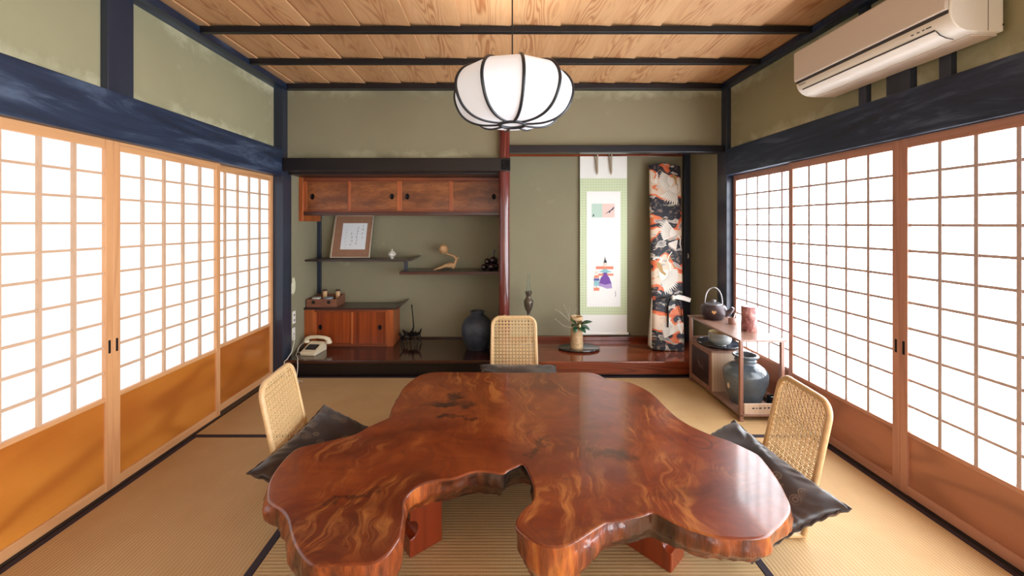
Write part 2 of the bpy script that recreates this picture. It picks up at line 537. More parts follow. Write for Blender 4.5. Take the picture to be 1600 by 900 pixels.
# bark side of the slab
t = NT('polished_live_edge')
v = t.coord((1, 1, 1))
n1 = t.noise(t.coord((9, 9, 2.2)), 1.0, 5, 0.62, 0.8)
n2 = t.noise(t.coord((40, 40, 7)), 1.0, 4, 0.6, 0.4)
c = t.ramp(n1, [(0.30, C(40, 17, 12)), (0.46, C(104, 42, 20)), (0.60, C(166, 80, 34)), (0.78, C(220, 138, 62))])
c = t.mix(t.math('MULTIPLY', t.ramp(n2, [(0.35, BW(1)), (0.6, BW(0))]), 0.6), c, C(66, 24, 14))
for (kx, ky, r_, st) in [(0.09, 1.53, 0.17, 1.0), (0.50, 1.33, 0.15, 0.85), (-0.1, 1.53, 0.2, 0.5)]:
    sb = t.n('ShaderNodeVectorMath', operation='MULTIPLY')
    t.l(v, sb.inputs[0])
    sb.inputs[1].default_value = (1, 1, 0)
    ds = t.n('ShaderNodeVectorMath', operation='DISTANCE')
    t.l(sb.outputs[0], ds.inputs[0])
    ds.inputs[1].default_value = (kx, ky - 1.8, 0)
    fac = t.ramp(t.math('MULTIPLY', ds.outputs['Value'], 1 / r_), [(0.45, BW(st)), (1.0, BW(0))])
    c = t.mix(fac, c, C(30, 18, 17))
t.base(c)
t.set(Roughness=0.3, Coat_Weight=0.75, Coat_Roughness=0.10)
t.bump(n2, 0.7, 0.010)
M['bark'] = t.m
M['table_leg'] = wood('red_lacquered_table_leg', C(112, 34, 14), C(150, 58, 24), C(78, 22, 10), 'Z', 9, 0.5, 30, 0.25, 0.5, 0.3, 0.2)

# rattan
M['rattan'] = plain('bent_rattan_pole', C(216, 178, 130), 0.38, var=0.12, nscale=40)
M['cane'] = plain('woven_cane', C(226, 192, 140), 0.45, var=0.10, nscale=120)

# satin cushion with embroidered rosettes
t = NT('brown_satin_cushion')
v = t.coord((1, 1, 1))
vo = t.n('ShaderNodeTexVoronoi', feature='F1')
t.val(vo, Scale=17.0, Randomness=0.75)
t.l(v, vo.inputs['Vector'])
d = vo.outputs['Distance']
rings = t.math('MULTIPLY_ADD', t.math('SINE', t.math('MULTIPLY', d, 42)), 0.5, 0.5)
disc = t.ramp(d, [(0.36, BW(1)), (0.42, BW(0))])
patch = t.ramp(t.noise(t.coord((1, 1, 1), 5), 3.2, 2, 0.5), [(0.53, BW(0)), (0.58, BW(1))])
fac = t.math('MULTIPLY', t.math('MULTIPLY', rings, disc), t.math('MULTIPLY', patch, 0.42))
n_ = t.noise(v, 6, 3, 0.6)
c = t.ramp(n_, [(0.3, C(40, 29, 27)), (0.7, C(60, 45, 41))])
c = t.mix(fac, c, C(150, 122, 98))
t.base(c)
t.set(Roughness=0.33, Sheen_Weight=0.15)
M['satin'] = t.m

# ------------------------------------------------------------------ room dimensions
XL, XR = -1.87, 1.91           # inner face of the sliding screens
YF = 3.345                     # front line of the alcoves
YB = 4.0                       # back wall of the alcoves
ZC = 2.465                     # ceiling
YO = 0.49                      # opening towards the next room
YN = -3.0                      # rear wall of the next room

# ------------------------------------------------------------------ floor: tatami mats with cloth borders
floor = struct('floor', 'tan tatami mat floor with dark purple cloth borders', (0, 0, 0))
box('subfloor', M['sill'], (XL - 0.15, XR + 0.15, YN, YF + 0.1, -0.12, -0.055), floor, 0)
tx0, tx1 = XL + 0.015, XR - 0.015
xm0, xm1 = -0.905, 0.965
yb = 2.39
mats = [('tatami_x', tx0, 0.03, yb, YF - 0.005, 'X'), ('tatami_x', 0.03, tx1, yb, YF - 0.005, 'X'),
        ('tatami_y', tx0, xm0, YO - 0.02, yb, 'Y'), ('tatami_y', xm1, tx1, YO - 0.02, yb, 'Y'),
        ('tatami_x', xm0, xm1, 1.40, yb, 'X'), ('tatami_x', xm0, xm1, YO - 0.02, 1.40, 'X')]
hw = 0.030
for mt, x0, x1, y0, y1, ax in mats:
    e = 0.0012
    mo = box('tatami_mat', M[mt], (x0 + e, x1 - e, y0 + e, y1 - e, -0.055, 0.0), floor, 0.002)
    if ax == 'X':
        hs = [(x0 + e, x1 - e, y0 + e, y0 + hw), (x0 + e, x1 - e, y1 - hw, y1 - e)]
    else:
        hs = [(x0 + e, x0 + hw, y0 + e, y1 - e), (x1 - hw, x1 - e, y0 + e, y1 - e)]
    for a, b, c_, d_ in hs:
        box('cloth_border', M['heri'], (a, b, c_, d_, -0.03, 0.0015), mo, 0.0006)
for k in range(3):
    box('tatami_mat', M['tatami_x'], (tx0, tx1, YN + 0.01 + k * 1.15, YN + 1.15 + k * 1.15, -0.055, 0.0), floor, 0.002)
for s, xa, xb in ((-1, XL - 0.09, XL + 0.0135), (1, XR - 0.0135, XR + 0.09)):
    tag(box('trim_%d' % (1 if s < 0 else 2), M['sill'], (xa, xb, YO - 0.02, YF, -0.054, 0.004), None, 0.001, org=((xa + xb) / 2, 1.9, 0)),
        'black grooved floor sill under the %s paper screens' % ('left' if s < 0 else 'right'), kind='structure')

# ------------------------------------------------------------------ ceiling: lapped cedar boards and black battens
ceil = struct('ceiling', 'warm cedar board ceiling with slender black battens', (0, 0, ZC))
box('ceiling_deck', M['batten'], (-2.0, 2.05, YN, YF + 0.8, ZC + 0.06, ZC + 0.09), ceil, 0)
x = 0.058 - 0.3 * 7
k = 0
while x < 1.95:
    a, b = max(x - 0.016, -1.93), min(x + 0.3, 1.96)
    if b - a > 0.02:
        mb = MB()
        y0, y1 = YN, YF + 0.05
        tz = 0.019
        vs = [(a, y0, ZC + tz), (b, y0, ZC), (b, y1, ZC), (a, y1, ZC + tz), (a, y0, ZC + tz + 0.009), (b, y0, ZC + 0.009), (b, y1, ZC + 0.009), (a, y1, ZC + tz + 0.009)]
        mb.add(vs, [(0, 3, 2, 1), (4, 5, 6, 7), (0, 1, 5, 4), (1, 2, 6, 5), (2, 3, 7, 6), (3, 0, 4, 7)])
        ob = mb.build('ceiling_board', M['ceiling_wood'], ceil)
    x += 0.3
for y in (2.87, 2.40, 1.93, 1.46, 0.99, 0.52):
    box('batten', M['batten'], (-1.81, 1.875, y - 0.016, y + 0.016, ZC - 0.036, ZC + 0.004), ceil, 0.003)

# cornice rails under the ceiling edge
tag(box('trim_3', M['beam'], (-1.91, -1.80, YO, YF + 0.07, ZC - 0.045, ZC - 0.001), None, 0.003, org=(-1.85, 1.9, ZC)), 'blue-black cornice rail above the left plaster wall', kind='structure')
tag(box('trim_4', M['beam'], (1.866, 1.95, YO, YF + 0.07, ZC - 0.045, ZC - 0.001), None, 0.003, org=(1.9, 1.9, ZC)), 'black cornice rail above the right plaster wall', kind='structure')
tag(box('trim_5', M['beam_x'], (-1.80, 1.866, YF + 0.005, YF + 0.07, ZC - 0.045, ZC - 0.001), None, 0.003, org=(0, YF, ZC)), 'black cornice rail along the top of the far wall', kind='structure')

# ------------------------------------------------------------------ side walls
wl = struct('wall_left', 'sunlit olive plaster wall above the left paper screens', (-1.90, 1.9, 0))
box('plaster', M['plaster_side'], (-1.96, -1.90, YO, YF + 0.07, 1.88, ZC - 0.02), wl, 0)
box('wall_post', M['beam_plain'], (-1.95, -1.865, 1.891, 2.026, 1.90, ZC - 0.045), wl, 0.003)
box('wall_post', M['beam_plain'], (-1.95, -1.865, YO - 0.11, YO + 0.02, 0, ZC - 0.045), wl, 0.003)
tag(box('trim_6', M['beam'], (-1.95, -1.825, YO, YF + 0.001, 1.682, 1.908), None, 0.006, org=(-1.88, 1.9, 1.7)), 'wide streaked blue-black beam over the left paper screens', kind='structure')
wr = struct('wall_right', 'shaded olive plaster wall above the right paper screens', (1.94, 1.9, 0))
box('plaster', M['plaster_side'], (1.93, 1.99, YO, YF + 0.07, 1.88, ZC - 0.02), wr, 0)
box('wall_post', M['beam_plain'], (1.895, 1.98, 1.845, 1.958, 1.90, ZC - 0.045), wr, 0.003)
box('mounting_strip', M['beam_plain'], (1.903, 1.98, 2.073, 2.118, 1.905, ZC - 0.045), wr, 0.003)
box('mounting_strip', M['beam_plain'], (1.903, 1.98, 1.684, 1.730, 1.905, ZC - 0.045), wr, 0.003)
box('wall_post', M['beam_plain'], (1.90, 1.98, YO - 0.11, YO + 0.02, 0, ZC - 0.045), wr, 0.003)
tag(box('trim_7', M['beam'], (1.885, 1.98, YO, YF + 0.001, 1.686, 1.905), None, 0.006, org=(1.93, 1.9, 1.7)), 'wide dark blue beam over the right paper screens', kind='structure')

# ------------------------------------------------------------------ sliding paper screens
BAR = {}
def bar(kind, length, parent, loc, wdt, thk, mat):
    key = (kind, round(length, 4), mat.name)
    if key not in BAR:
        mb = MB()
        if kind == 'v':
            mb.box(-thk / 2, thk / 2, -wdt / 2, wdt / 2, 0, length)
        else:
            mb.box(-thk / 2, thk / 2, 0, length, -wdt / 2, wdt / 2)
        o = mb.build('lattice_bar', mat, None, bevel=0)
        BAR[key] = o
        o.parent = parent
        o.location = loc
        return o
    return copy_of(BAR[key], loc, parent)

def make_door(n, s, xin, y0, w, rows, zp, pull_end, label, paper):
    """s: outward direction in x; zp: height where the paper starts"""
    r = struct('door_%d' % n, label, (xin, y0, 0), local=True)
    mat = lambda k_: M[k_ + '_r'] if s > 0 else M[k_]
    st, th, zt = 0.036, 0.030, 1.684
    zb = 0.005
    X = lambda a, b: (min(s * a, s * b), max(s * a, s * b))
    xa, xb = X(0, th)
    for ya in (0, w - st):
        box('stile', mat('door_wood'), (xa, xb, ya, ya + st, zb, zt), r, 0.002)
    xa, xb = X(0.002, th - 0.002)
    box('rail', mat('door_rail'), (xa, xb, st, w - st, zt - 0.046, zt), r, 0.002)
    box('rail', mat('door_rail'), (xa, xb, st, w - st, zb, 0.052), r, 0.002)
    box('rail', mat('door_rail'), (xa, xb, st, w - st, zp - 0.020, zp), r, 0.002)
    xa, xb = X(0.010, 0.020)
    box('lower_panel', mat('door_panel'), (xa, xb, st - 0.004, w - st + 0.004, 0.048, zp - 0.016), r, 0)
    z0, z1 = zp, zt - 0.046
    cw = (w - 2 * st) / 5
    for i in range(1, 5):
        bar('v', z1 - z0, r, (s * 0.011, st + cw * i, z0), 0.015, 0.012, mat('lattice'))
    for i in range(1, rows):
        bar('h', w - 2 * st, r, (s * 0.013, st, z0 + (z1 - z0) * i / rows), 0.0125 if s > 0 else 0.0105, 0.012, mat('lattice'))
    xa, xb = X(0.0195, 0.0215)
    box('paper', paper, (xa, xb, st - 0.003, w - st + 0.003, z0 - 0.003, z1 + 0.003), r, 0)
    if pull_end is not None:
        yc = w - st / 2 if pull_end else st / 2
        xa, xb = X(-0.0012, 0.004)
        p = box('pull', M['pull'], (xa, xb, yc - 0.0065, yc + 0.0065, 0.66, 0.725), r, 0.003)
    return r

wd = 0.735
make_door(1, -1, XL, 1.924, wd, 10, 0.455, False, 'left wall paper screen, middle one in view, beside the double pulls', M['paper_l'])
make_door(2, -1, XL - 0.034, 2.598, wd, 10, 0.455, None, 'left wall paper screen nearest the alcove', M['paper_l'])
make_door(3, -1, XL, 1.188, wd, 10, 0.455, True, 'left wall paper screen nearest the camera, cut by the frame', M['paper_l'])
make_door(4, -1, XL - 0.034, 0.512, wd, 10, 0.455, None, 'left wall paper screen beside the opening to the next room', M['paper_l'])
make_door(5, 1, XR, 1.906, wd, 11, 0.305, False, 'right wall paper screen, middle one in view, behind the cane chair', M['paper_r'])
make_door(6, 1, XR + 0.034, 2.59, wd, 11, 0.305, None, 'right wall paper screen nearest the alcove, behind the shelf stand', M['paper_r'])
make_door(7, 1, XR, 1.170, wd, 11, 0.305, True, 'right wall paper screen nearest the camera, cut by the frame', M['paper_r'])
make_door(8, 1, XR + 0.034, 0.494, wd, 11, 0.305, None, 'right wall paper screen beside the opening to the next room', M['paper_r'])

# ------------------------------------------------------------------ next room behind the camera
wn = struct('wall_rear', 'plaster walls of the next room behind the camera', (0, YN, 0))
box('plaster', M['plaster_side'], (-1.98, -1.90, YN, YO - 0.11, -0.05, ZC), wn, 0)
box('plaster', M['plaster_side'], (1.93, 2.0, YN, YO - 0.11, 1.70, ZC), wn, 0)
box('plaster', M['plaster_side'], (1.93, 2.0, YN, YO - 0.11, -0.05, 0.30), wn, 0)
for k in range(4):  # glowing side panels added to brighten the left wall and ceiling
    y0 = YN + 0.845 * k
    r = struct('fill_window_%d' % (k + 5), 'added side paper fill panel, unseen behind the camera', (1.93, y0, 0.30))
    for a, b in ((y0, y0 + 0.04), (y0 + 0.805, y0 + 0.845)):
        box('stile', M['door_wood'], (1.93, 1.96, a, b, 0.30, 1.70), r, 0.002)
    box('paper', M['paper_s'], (1.955, 1.96, y0 + 0.03, y0 + 0.815, 0.30, 1.70), r, 0)
    for i in range(1, 5):
        box('lattice_bar', M['lattice'], (1.94, 1.952, y0 + 0.04, y0 + 0.805, 0.30 + i * 0.28 - 0.006, 0.30 + i * 0.28 + 0.006), r, 0)
box('plaster', M['plaster_side'], (-1.98, 2.0, YN - 0.08, YN, 1.9, ZC), wn, 0)
box('plaster', M['plaster_side'], (-1.98, 2.0, YN - 0.08, YN, -0.05, 0.35), wn, 0)
for k in range(4):  # glowing rear panels added as front fill for the room
    x0 = -1.90 + k * 0.96
    r = struct('fill_window_%d' % (k + 1), 'added paper fill panel, unseen behind the camera', (x0, YN, 0.35))
    for a, b in ((x0, x0 + 0.04), (x0 + 0.92, x0 + 0.96)):
        box('stile', M['door_wood'], (a, b, YN - 0.03, YN, 0.35, 1.9), r, 0.002)
    box('paper', M['paper_b'], (x0 + 0.03, x0 + 0.93, YN - 0.03, YN - 0.025, 0.35, 1.9), r, 0)
    for i in range(1, 5):
        box('lattice_bar', M['lattice'], (x0 + 0.04, x0 + 0.92, YN - 0.024, YN - 0.012, 0.35 + i * 0.31 - 0.006, 0.35 + i * 0.31 + 0.006), r, 0)

# ------------------------------------------------------------------ alcoves: walls, posts, lintels, floors
wb = struct('wall_back', 'olive plaster far wall with the two alcoves', (0, YF, 0))
box('plaster', M['plaster'], (-1.823, 0.02, YF + 0.065, YF + 0.115, 1.80, ZC - 0.02), wb, 0)
box('plaster', M['plaster'], (0.04, 1.892, YF + 0.065, YF + 0.115, 1.92, ZC - 0.02), wb, 0)
box('plaster', M['plaster_in'], (-1.90, 1.96, YB, YB + 0.06, -0.05, ZC + 0.05), wb, 0)
box('plaster', M['plaster_in'], (-1.90, -1.83, YF + 0.13, YB, 0.0, ZC), wb, 0)
box('plaster', M['plaster_in'], (1.885, 1.96, YF + 0.13, YB, 0.0, ZC), wb, 0)
box('plaster', M['plaster_in'], (0.01, 0.05, YF + 0.05, YB, 0.0, ZC), wb, 0)
def flake(name, yz, parent, x):
    return MB().prism(yz, x, x + 0.0015, lambda u, v, w: (w, u, v)).build(name, M['pale_patch'], parent)
rnd = random.Random(5)
pts = []
for k in range(16):
    a = 2 * PI * k / 16
    q = 1 + 0.28 * rnd.uniform(-1, 1)
    pts.append((3.515 + 0.035 * q * math.cos(a), 0.725 + 0.07 * q * math.sin(a)))
flake('bare_patch', pts, wb, -1.83)

tag(box('trim_8', M['beam_plain'], (-1.935, -1.823, YF - 0.01, YF + 0.13, -0.05, ZC - 0.04), None, 0.004, org=(-1.87, YF, 0)), 'black corner post left of the shelf alcove', kind='structure')
tag(box('trim_9', M['beam_plain'], (1.892, 1.975, YF - 0.01, YF + 0.13, -0.05, ZC - 0.04), None, 0.004, org=(1.93, YF, 0)), 'blue-black corner post right of the scroll alcove', kind='structure')
tag(box('trim_10', M['beam_plain'], (-1.829, -1.795, YB - 0.03, YB - 0.001, 0.13, 1.8), None, 0.002, org=(-1.81, YB, 0)), 'thin dark corner strip inside the shelf alcove', kind='structure')
tag(box('trim_11', M['beam_plain'], (1.825, 1.884, YB - 0.05, YB - 0.001, 0.125, 2.3), None, 0.003, org=(1.86, YB, 0)), 'dark corner post inside the scroll alcove', kind='structure')

MB().tube([(1.858, YB - 0.052, 0.985), (1.858, YB - 0.060, 0.975), (1.858, YB - 0.064, 0.955), (1.858, YB - 0.056, 0.945), (1.858, YB - 0.052, 0.955)], 0.004, 8).build('hook', M['white_plastic2'], bpy.data.objects['trim_11'], smooth=60)
lint = tag(MB().box(-1.822, 0.083, YF - 0.022, YF + 0.075, 1.722, 1.832).build('trim_12', M['lintel_red'], None, org=(-0.87, YF, 1.72), bevel=0.004),
           'dark lintel beam over the shelf alcove', kind='structure')
box('lintel_soffit', M['lintel_red'], (-1.822, 0.0, YF + 0.076, 3.62, 1.705, 1.735), lint, 0.002)
cap = box('nail_cover', M['iron'], (0.004, 0.079, YF - 0.026, YF - 0.022, 1.735, 1.818), lint, 0.002)
for q in range(4):
    pts = [(0.016 + 0.05 * u / 8 + 0.008 * math.sin(q + u * 0.8), YF - 0.028, 1.747 + q * 0.017 + 0.012 * math.sin(u * 0.9 + q * 1.3)) for u in range(9)]
    MB().tube(pts, 0.003, 6).build('engraving', M['pull'], cap, smooth=60)
tag(box('trim_13', M['beam_x'], (0.068, 1.893, YF + 0.012, YF + 0.11, 1.885, 1.945), None, 0.005, org=(0.97, YF, 1.88)), 'slim dark lintel over the scroll alcove', kind='structure')
tag(box('trim_14', M['red_wood'], (0.052, 1.82, YB - 0.03, YB - 0.001, 1.955, 2.0), None, 0.003, org=(0.9, YB, 1.95)), 'reddish hanging rail high on the scroll alcove wall', kind='structure')
box('alcove_ceiling', M['ceiling_wood'], (-1.82, 1.88, YF + 0.12, YB, 2.28, 2.30), wb, 0)

# round log post
mb = MB()
prof = []
N, R = 40, 32
vs, fs = [], []
for i in range(R + 1):
    z = -0.02 + (ZC - 0.02) * i / R
    for k in range(N):
        th = 2 * PI * k / N
        r = 0.0475 + 0.0022 * noise.noise(Vector((math.cos(th) * 1.5, math.sin(th) * 1.5, z * 2.4)))
        vs.append((0.032 + r * math.cos(th), YF + 0.035 + r * math.sin(th), z))
for i in range(R):
    for k in range(N):
        fs.append((i * N + k, i * N + (k + 1) % N, (i + 1) * N + (k + 1) % N, (i + 1) * N + k))
mb.add(vs, fs)
log = tag(mb.build('trim_15', M['log'], None, org=(0.032, YF + 0.035, 0), smooth=60), 'polished round red log post between the two alcoves', kind='structure')
MB().ball((0.035, YF - 0.013, 0.515), 0.009, 10, 6, (1.4, 0.6, 0.6)).build('knot', M['rattan'], log, smooth=60)

# alcove floors
tf = struct('trim_16', 'polished dark wooden floor of the shelf alcove with black front board', (-0.9, YF, 0))
box('floor_board', M['dark_floor'], (-1.829, 0.009, YF - 0.005, YB - 0.001, 0.108, 0.135), tf, 0.006)
box('front_board', M['black_face'], (-1.829, 0.009, YF + 0.012, YF + 0.05, -0.05, 0.108), tf, 0.002)
box('skirting', M['dark_floor'], (-1.793, 0.008, YB - 0.02, YB - 0.0005, 0.135, 0.150), tf, 0.002)
tr = struct('trim_17', 'polished reddish wooden floor of the scroll alcove', (0.95, YF, 0))
box('floor_board', M['red_wood'], (0.051, 1.884, YF + 0.0, YB - 0.001, 0.014, 0.124), tr, 0.007)
box('front_board', M['black_face'], (0.051, 1.884, YF + 0.008, YF + 0.05, -0.05, 0.014), tr, 0.001)
box('skirting', M['red_wood'], (0.051, 1.823, YB - 0.055, YB - 0.0005, 0.124, 0.162), tr, 0.003)

# ------------------------------------------------------------------ upper sliding-door cabinet
c = thing('wall_cabinet', 'long orange wooden wall cabinet with four sliding doors under the lintel', 'cabinet', (-0.92, 3.8, 1.36))
y0 = 3.62
box('body', M['cab_dark'], (-1.79, 0.008, y0 + 0.03, YB - 0.002, 1.365, 1.702), c, 0)
box('top_rail', M['cab_frame'], (-1.79, 0.008, y0, y0 + 0.03, 1.672, 1.703), c, 0.002)
box('bottom_rail', M['cab_dark'], (-1.79, 0.008, y0 - 0.004, y0 + 0.05, 1.358, 1.389), c, 0.003)
box('bottom_lip', M['cab_frame'], (-1.79, 0.008, y0, y0 + 0.03, 1.389, 1.400), c, 0.001)
box('end_board', M['cab_frame_v'], (-1.828, -1.79, y0 - 0.012, YB - 0.032, 1.305, 1.703), c, 0.003)
edges = [(-1.79, -1.375), (-1.385, -0.92), (-0.92, -0.445), (-0.455, 0.008)]
for i, (a, b) in enumerate(edges):
    back = 0.0 if i in (1, 2) else 0.013
    yd = y0 + 0.004 + back
    d = box('sliding_door', M['cab_door'], (a + 0.02, b - 0.02, yd + 0.006, yd + 0.010, 1.405, 1.668), c, 0)
    for u0, u1 in ((a, a + 0.022), (b - 0.022, b)):
        box('door_stile', M['cab_frame_v'], (u0, u1, yd, yd + 0.012, 1.401, 1.671), d, 0.0015)
    for w0, w1 in ((1.401, 1.414), (1.658, 1.671)):
        box('door_rail', M['cab_frame'], (a + 0.022, b - 0.022, yd + 0.001, yd + 0.011, w0, w1), d, 0.001)
    xc = (a + 0.072) if i in (0, 2) else (b - 0.068)
    pk = MB()
    pk.lathe([(0.0, 0), (0.018, 0), (0.021, 0.004), (0.016, 0.006), (0.012, 0.003), (0.0, 0.003)], 20)
    pk.v = [Vector((xc + p.x * 0.9, yd + 0.005 - p.z, 1.53 + p.y * 1.25)) for p in pk.v]
    pk.build('pull', M['iron'], d, smooth=40)

# ------------------------------------------------------------------ staggered shelves
def shelf_end(mb, x, y0, y1, z, t, h, run):
    """upturned end of a shelf"""
    poly = [(0, 0), (run * 0.45, 0.004), (run, h), (run * 0.92, h + 0.004), (run * 0.5, t + h * 0.35), (0.0, t)]
    mb.prism(poly, y0, y1, lambda u, v, w: (x + u, w, z + v))
s1 = thing('alcove_shelf', 'upper dark alcove shelf with upturned end, holding the framed calligraphy', 'shelf', (-1.3, 3.86, 0.93))
box('board', M['shelf'], (-1.829, -0.87, 3.72, YB - 0.032, 0.929, 0.947), s1, 0.002)
mb = MB(); shelf_end(mb, -0.871, 3.72, YB - 0.003, 0.929, 0.018, 0.035, 0.075)
mb.build('upturned_end', M['shelf'], s1, bevel=0.001)
box('strut', M['beam_plain'], (-0.915, -0.885, 3.775, 3.805, 0.8375, 0.9288), s1, 0.002)
s2 = thing('alcove_shelf', 'lower dark alcove shelf running to the red log post', 'shelf', (-0.45, 3.86, 0.8))
box('board', M['shelf'], (-0.945, 0.009, 3.72, YB - 0.002, 0.812, 0.837), s2, 0.003)
box('front_edge', M['cab_dark'], (-0.945, 0.009, 3.712, 3.7195, 0.808, 0.828), s2, 0.002)

# ------------------------------------------------------------------ lower cabinet
c = thing('floor_cabinet', 'low orange two-door cabinet with dark top on the alcove floor', 'cabinet', (-1.42, 3.85, 0.135))
yc0 = 3.71
box('body', M['cab_frame_v'], (-1.827, -1.005, yc0 + 0.03, YB - 0.021, 0.136, 0.482), c, 0.002)
for a, b in ((-1.827, -1.735), (-1.06, -1.0)):
    box('upright', M['cab_frame_v'], (a, b, yc0, yc0 + 0.03, 0.136, 0.482), c, 0.002)
box('bottom_rail', M['cab_frame'], (-1.735, -1.06, yc0 + 0.002, yc0 + 0.03, 0.136, 0.162), c, 0.002)
box('top_rail', M['cab_frame'], (-1.735, -1.06, yc0 + 0.002, yc0 + 0.03, 0.458, 0.482), c, 0.002)
for i, (a, b) in enumerate(((-1.735, -1.375), (-1.395, -1.06))):
    yd = yc0 + (0.014 if i == 0 else 0.004)
    d = box('sliding_door', M['cab_door_v'], (a, b, yd + 0.005, yd + 0.010, 0.163, 0.457), c, 0)
    st_ = [(a, a + 0.012)] if i == 0 else [(a, a + 0.022), (b - 0.012, b)]
    for u0, u1 in st_:
        if u1 - u0 > 0.001:
            box('door_stile', M['cab_frame_v'], (u0, u1, yd, yd + 0.011, 0.163, 0.457), d, 0.001)
    xc = a + 0.05 if i == 0 else b - 0.065
    pk = MB()
    pk.lathe([(0.0, 0), (0.017, 0), (0.020, 0.004), (0.015, 0.006), (0.011, 0.003), (0.0, 0.003)], 20)
    pk.v = [Vector((xc + p.x * 0.9, yd + 0.004 - p.z, 0.315 + p.y * 1.2)) for p in pk.v]
    pk.build('pull', M['iron'], d, smooth=40)
box('top_board', M['shelf'], (-1.828, -0.985, yc0 - 0.012, YB - 0.032, 0.483, 0.500), c, 0.002)
mb = MB(); shelf_end(mb, -0.986, yc0 - 0.012, YB - 0.003, 0.483, 0.017, 0.045, 0.07)
mb.build('upturned_end', M['shelf'], c, bevel=0.001)

# ------------------------------------------------------------------ burl table
OUT = [(-0.441, 2.553), (-0.333, 2.559), (-0.173, 2.559), (0.053, 2.548), (0.278, 2.548), (0.443, 2.553), (0.566, 2.553), (0.619, 2.515), (0.66, 2.443), (0.765, 2.403), (0.823, 2.318), (0.854, 2.214), (0.86, 2.07), (0.871, 1.954), (0.902, 1.871), (0.953, 1.797), (1.003, 1.749), (1.04, 1.689), (1.063, 1.637), (1.054, 1.572), (1.041, 1.512), (1.025, 1.456), (1.0, 1.391), (0.981, 1.348), (0.948, 1.308), (0.895, 1.266), (0.852, 1.237), (0.812, 1.212), (0.763, 1.203), (0.697, 1.203), (0.644, 1.214), (0.596, 1.237), (0.557, 1.266), (0.53, 1.293), (0.506, 1.314), (0.469, 1.3), (0.426, 1.288), (0.385, 1.279), (0.343, 1.271), (0.312, 1.252), (0.271, 1.224), (0.228, 1.194), (0.189, 1.175), (0.145, 1.171), (0.111, 1.185), (0.077, 1.212), (0.052, 1.242), (0.047, 1.26), (0.054, 1.293), (0.077, 1.331), (0.113, 1.378), (0.12, 1.442), (0.109, 1.512), (0.089, 1.576), (0.06, 1.56), (0.032, 1.539), (0.01, 1.516), (-0.032, 1.525), (-0.088, 1.53), (-0.132, 1.512), (-0.175, 1.486), (-0.22, 1.481), (-0.262, 1.468), (-0.301, 1.442), (-0.323, 1.402), (-0.329, 1.365), (-0.317, 1.308), (-0.311, 1.266), (-0.306, 1.216), (-0.314, 1.176), (-0.328, 1.141), (-0.356, 1.117), (-0.395, 1.113), (-0.448, 1.111), (-0.487, 1.108), (-0.519, 1.109), (-0.56, 1.133), (-0.609, 1.18), (-0.65, 1.231), (-0.691, 1.288), (-0.732, 1.325), (-0.773, 1.348), (-0.808, 1.378), (-0.843, 1.442), (-0.862, 1.496), (-0.873, 1.572), (-0.873, 1.647), (-0.857, 1.694), (-0.783, 1.733), (-0.714, 1.77), (-0.66, 1.802), (-0.625, 1.861), (-0.586, 1.913), (-0.548, 1.966), (-0.563, 2.06), (-0.564, 2.189), (-0.566, 2.3), (-0.545, 2.403), (-0.507, 2.505)]

def catmull(P, sub):
    n = len(P)
    out = []
    for i in range(n):
        p0, p1, p2, p3 = [Vector(P[(i + j) % n]) for j in (-1, 0, 1, 2)]
        for k in range(sub):
            t_ = k / sub
            out.append(0.5 * ((2 * p1) + (p2 - p0) * t_ + (2 * p0 - 5 * p1 + 4 * p2 - p3) * t_ ** 2 + (3 * p1 - p0 - 3 * p2 + p3) * t_ ** 3))
    return out
def resample(P, n):
    L = [0.0]
    m = len(P)
    for i in range(m):
        L.append(L[-1] + (P[(i + 1) % m] - P[i]).length)
    out = []
    j = 0
    for k in range(n):
        s = L[-1] * k / n
        while L[j + 1] < s:
            j += 1
        a = (s - L[j]) / max(1e-9, L[j + 1] - L[j])
        out.append(P[j].lerp(P[(j + 1) % m], a))
    return out
E2 = resample(catmull(OUT, 6), 620)
NP = len(E2)
nrm = []
for i in range(NP):
    d_ = (E2[(i + 4) % NP] - E2[i - 4]).normalized()
    nrm.append(Vector((-d_.y, d_.x)))
area = sum(E2[i].x * E2[(i + 1) % NP].y - E2[(i + 1) % NP].x * E2[i].y for i in range(NP))
if area > 0:
    nrm = [-q for q in nrm]
ZT = 0.33
table = thing('low_table', 'large irregular polished burl wood low table with live edge', 'table', (0, 1.8, 0))
top_ring = [(-0.007, 0.0), (-0.003, -0.0012), (0.0, -0.005)]
vs, fs = [], []
for off, dz in top_ring:
    for p, q in zip(E2, nrm):
        vs.append((p.x + q.x * off, p.y + q.y * off, ZT + dz))
for j in range(len(top_ring) - 1):
    for i in range(NP):
        i2 = (i + 1) % NP
        fs.append((j * NP + i, j * NP + i2, (j + 1) * NP + i2, (j + 1) * NP + i))
fs.append(tuple(range(NP)))
mb = MB().add(vs, fs)
top_o = mb.build('top', M['burl'], table, smooth=50)
for p in top_o.data.polygons:
    if len(p.vertices) > 100:
        p.use_smooth = False
rows = 16
vs, fs = [], []
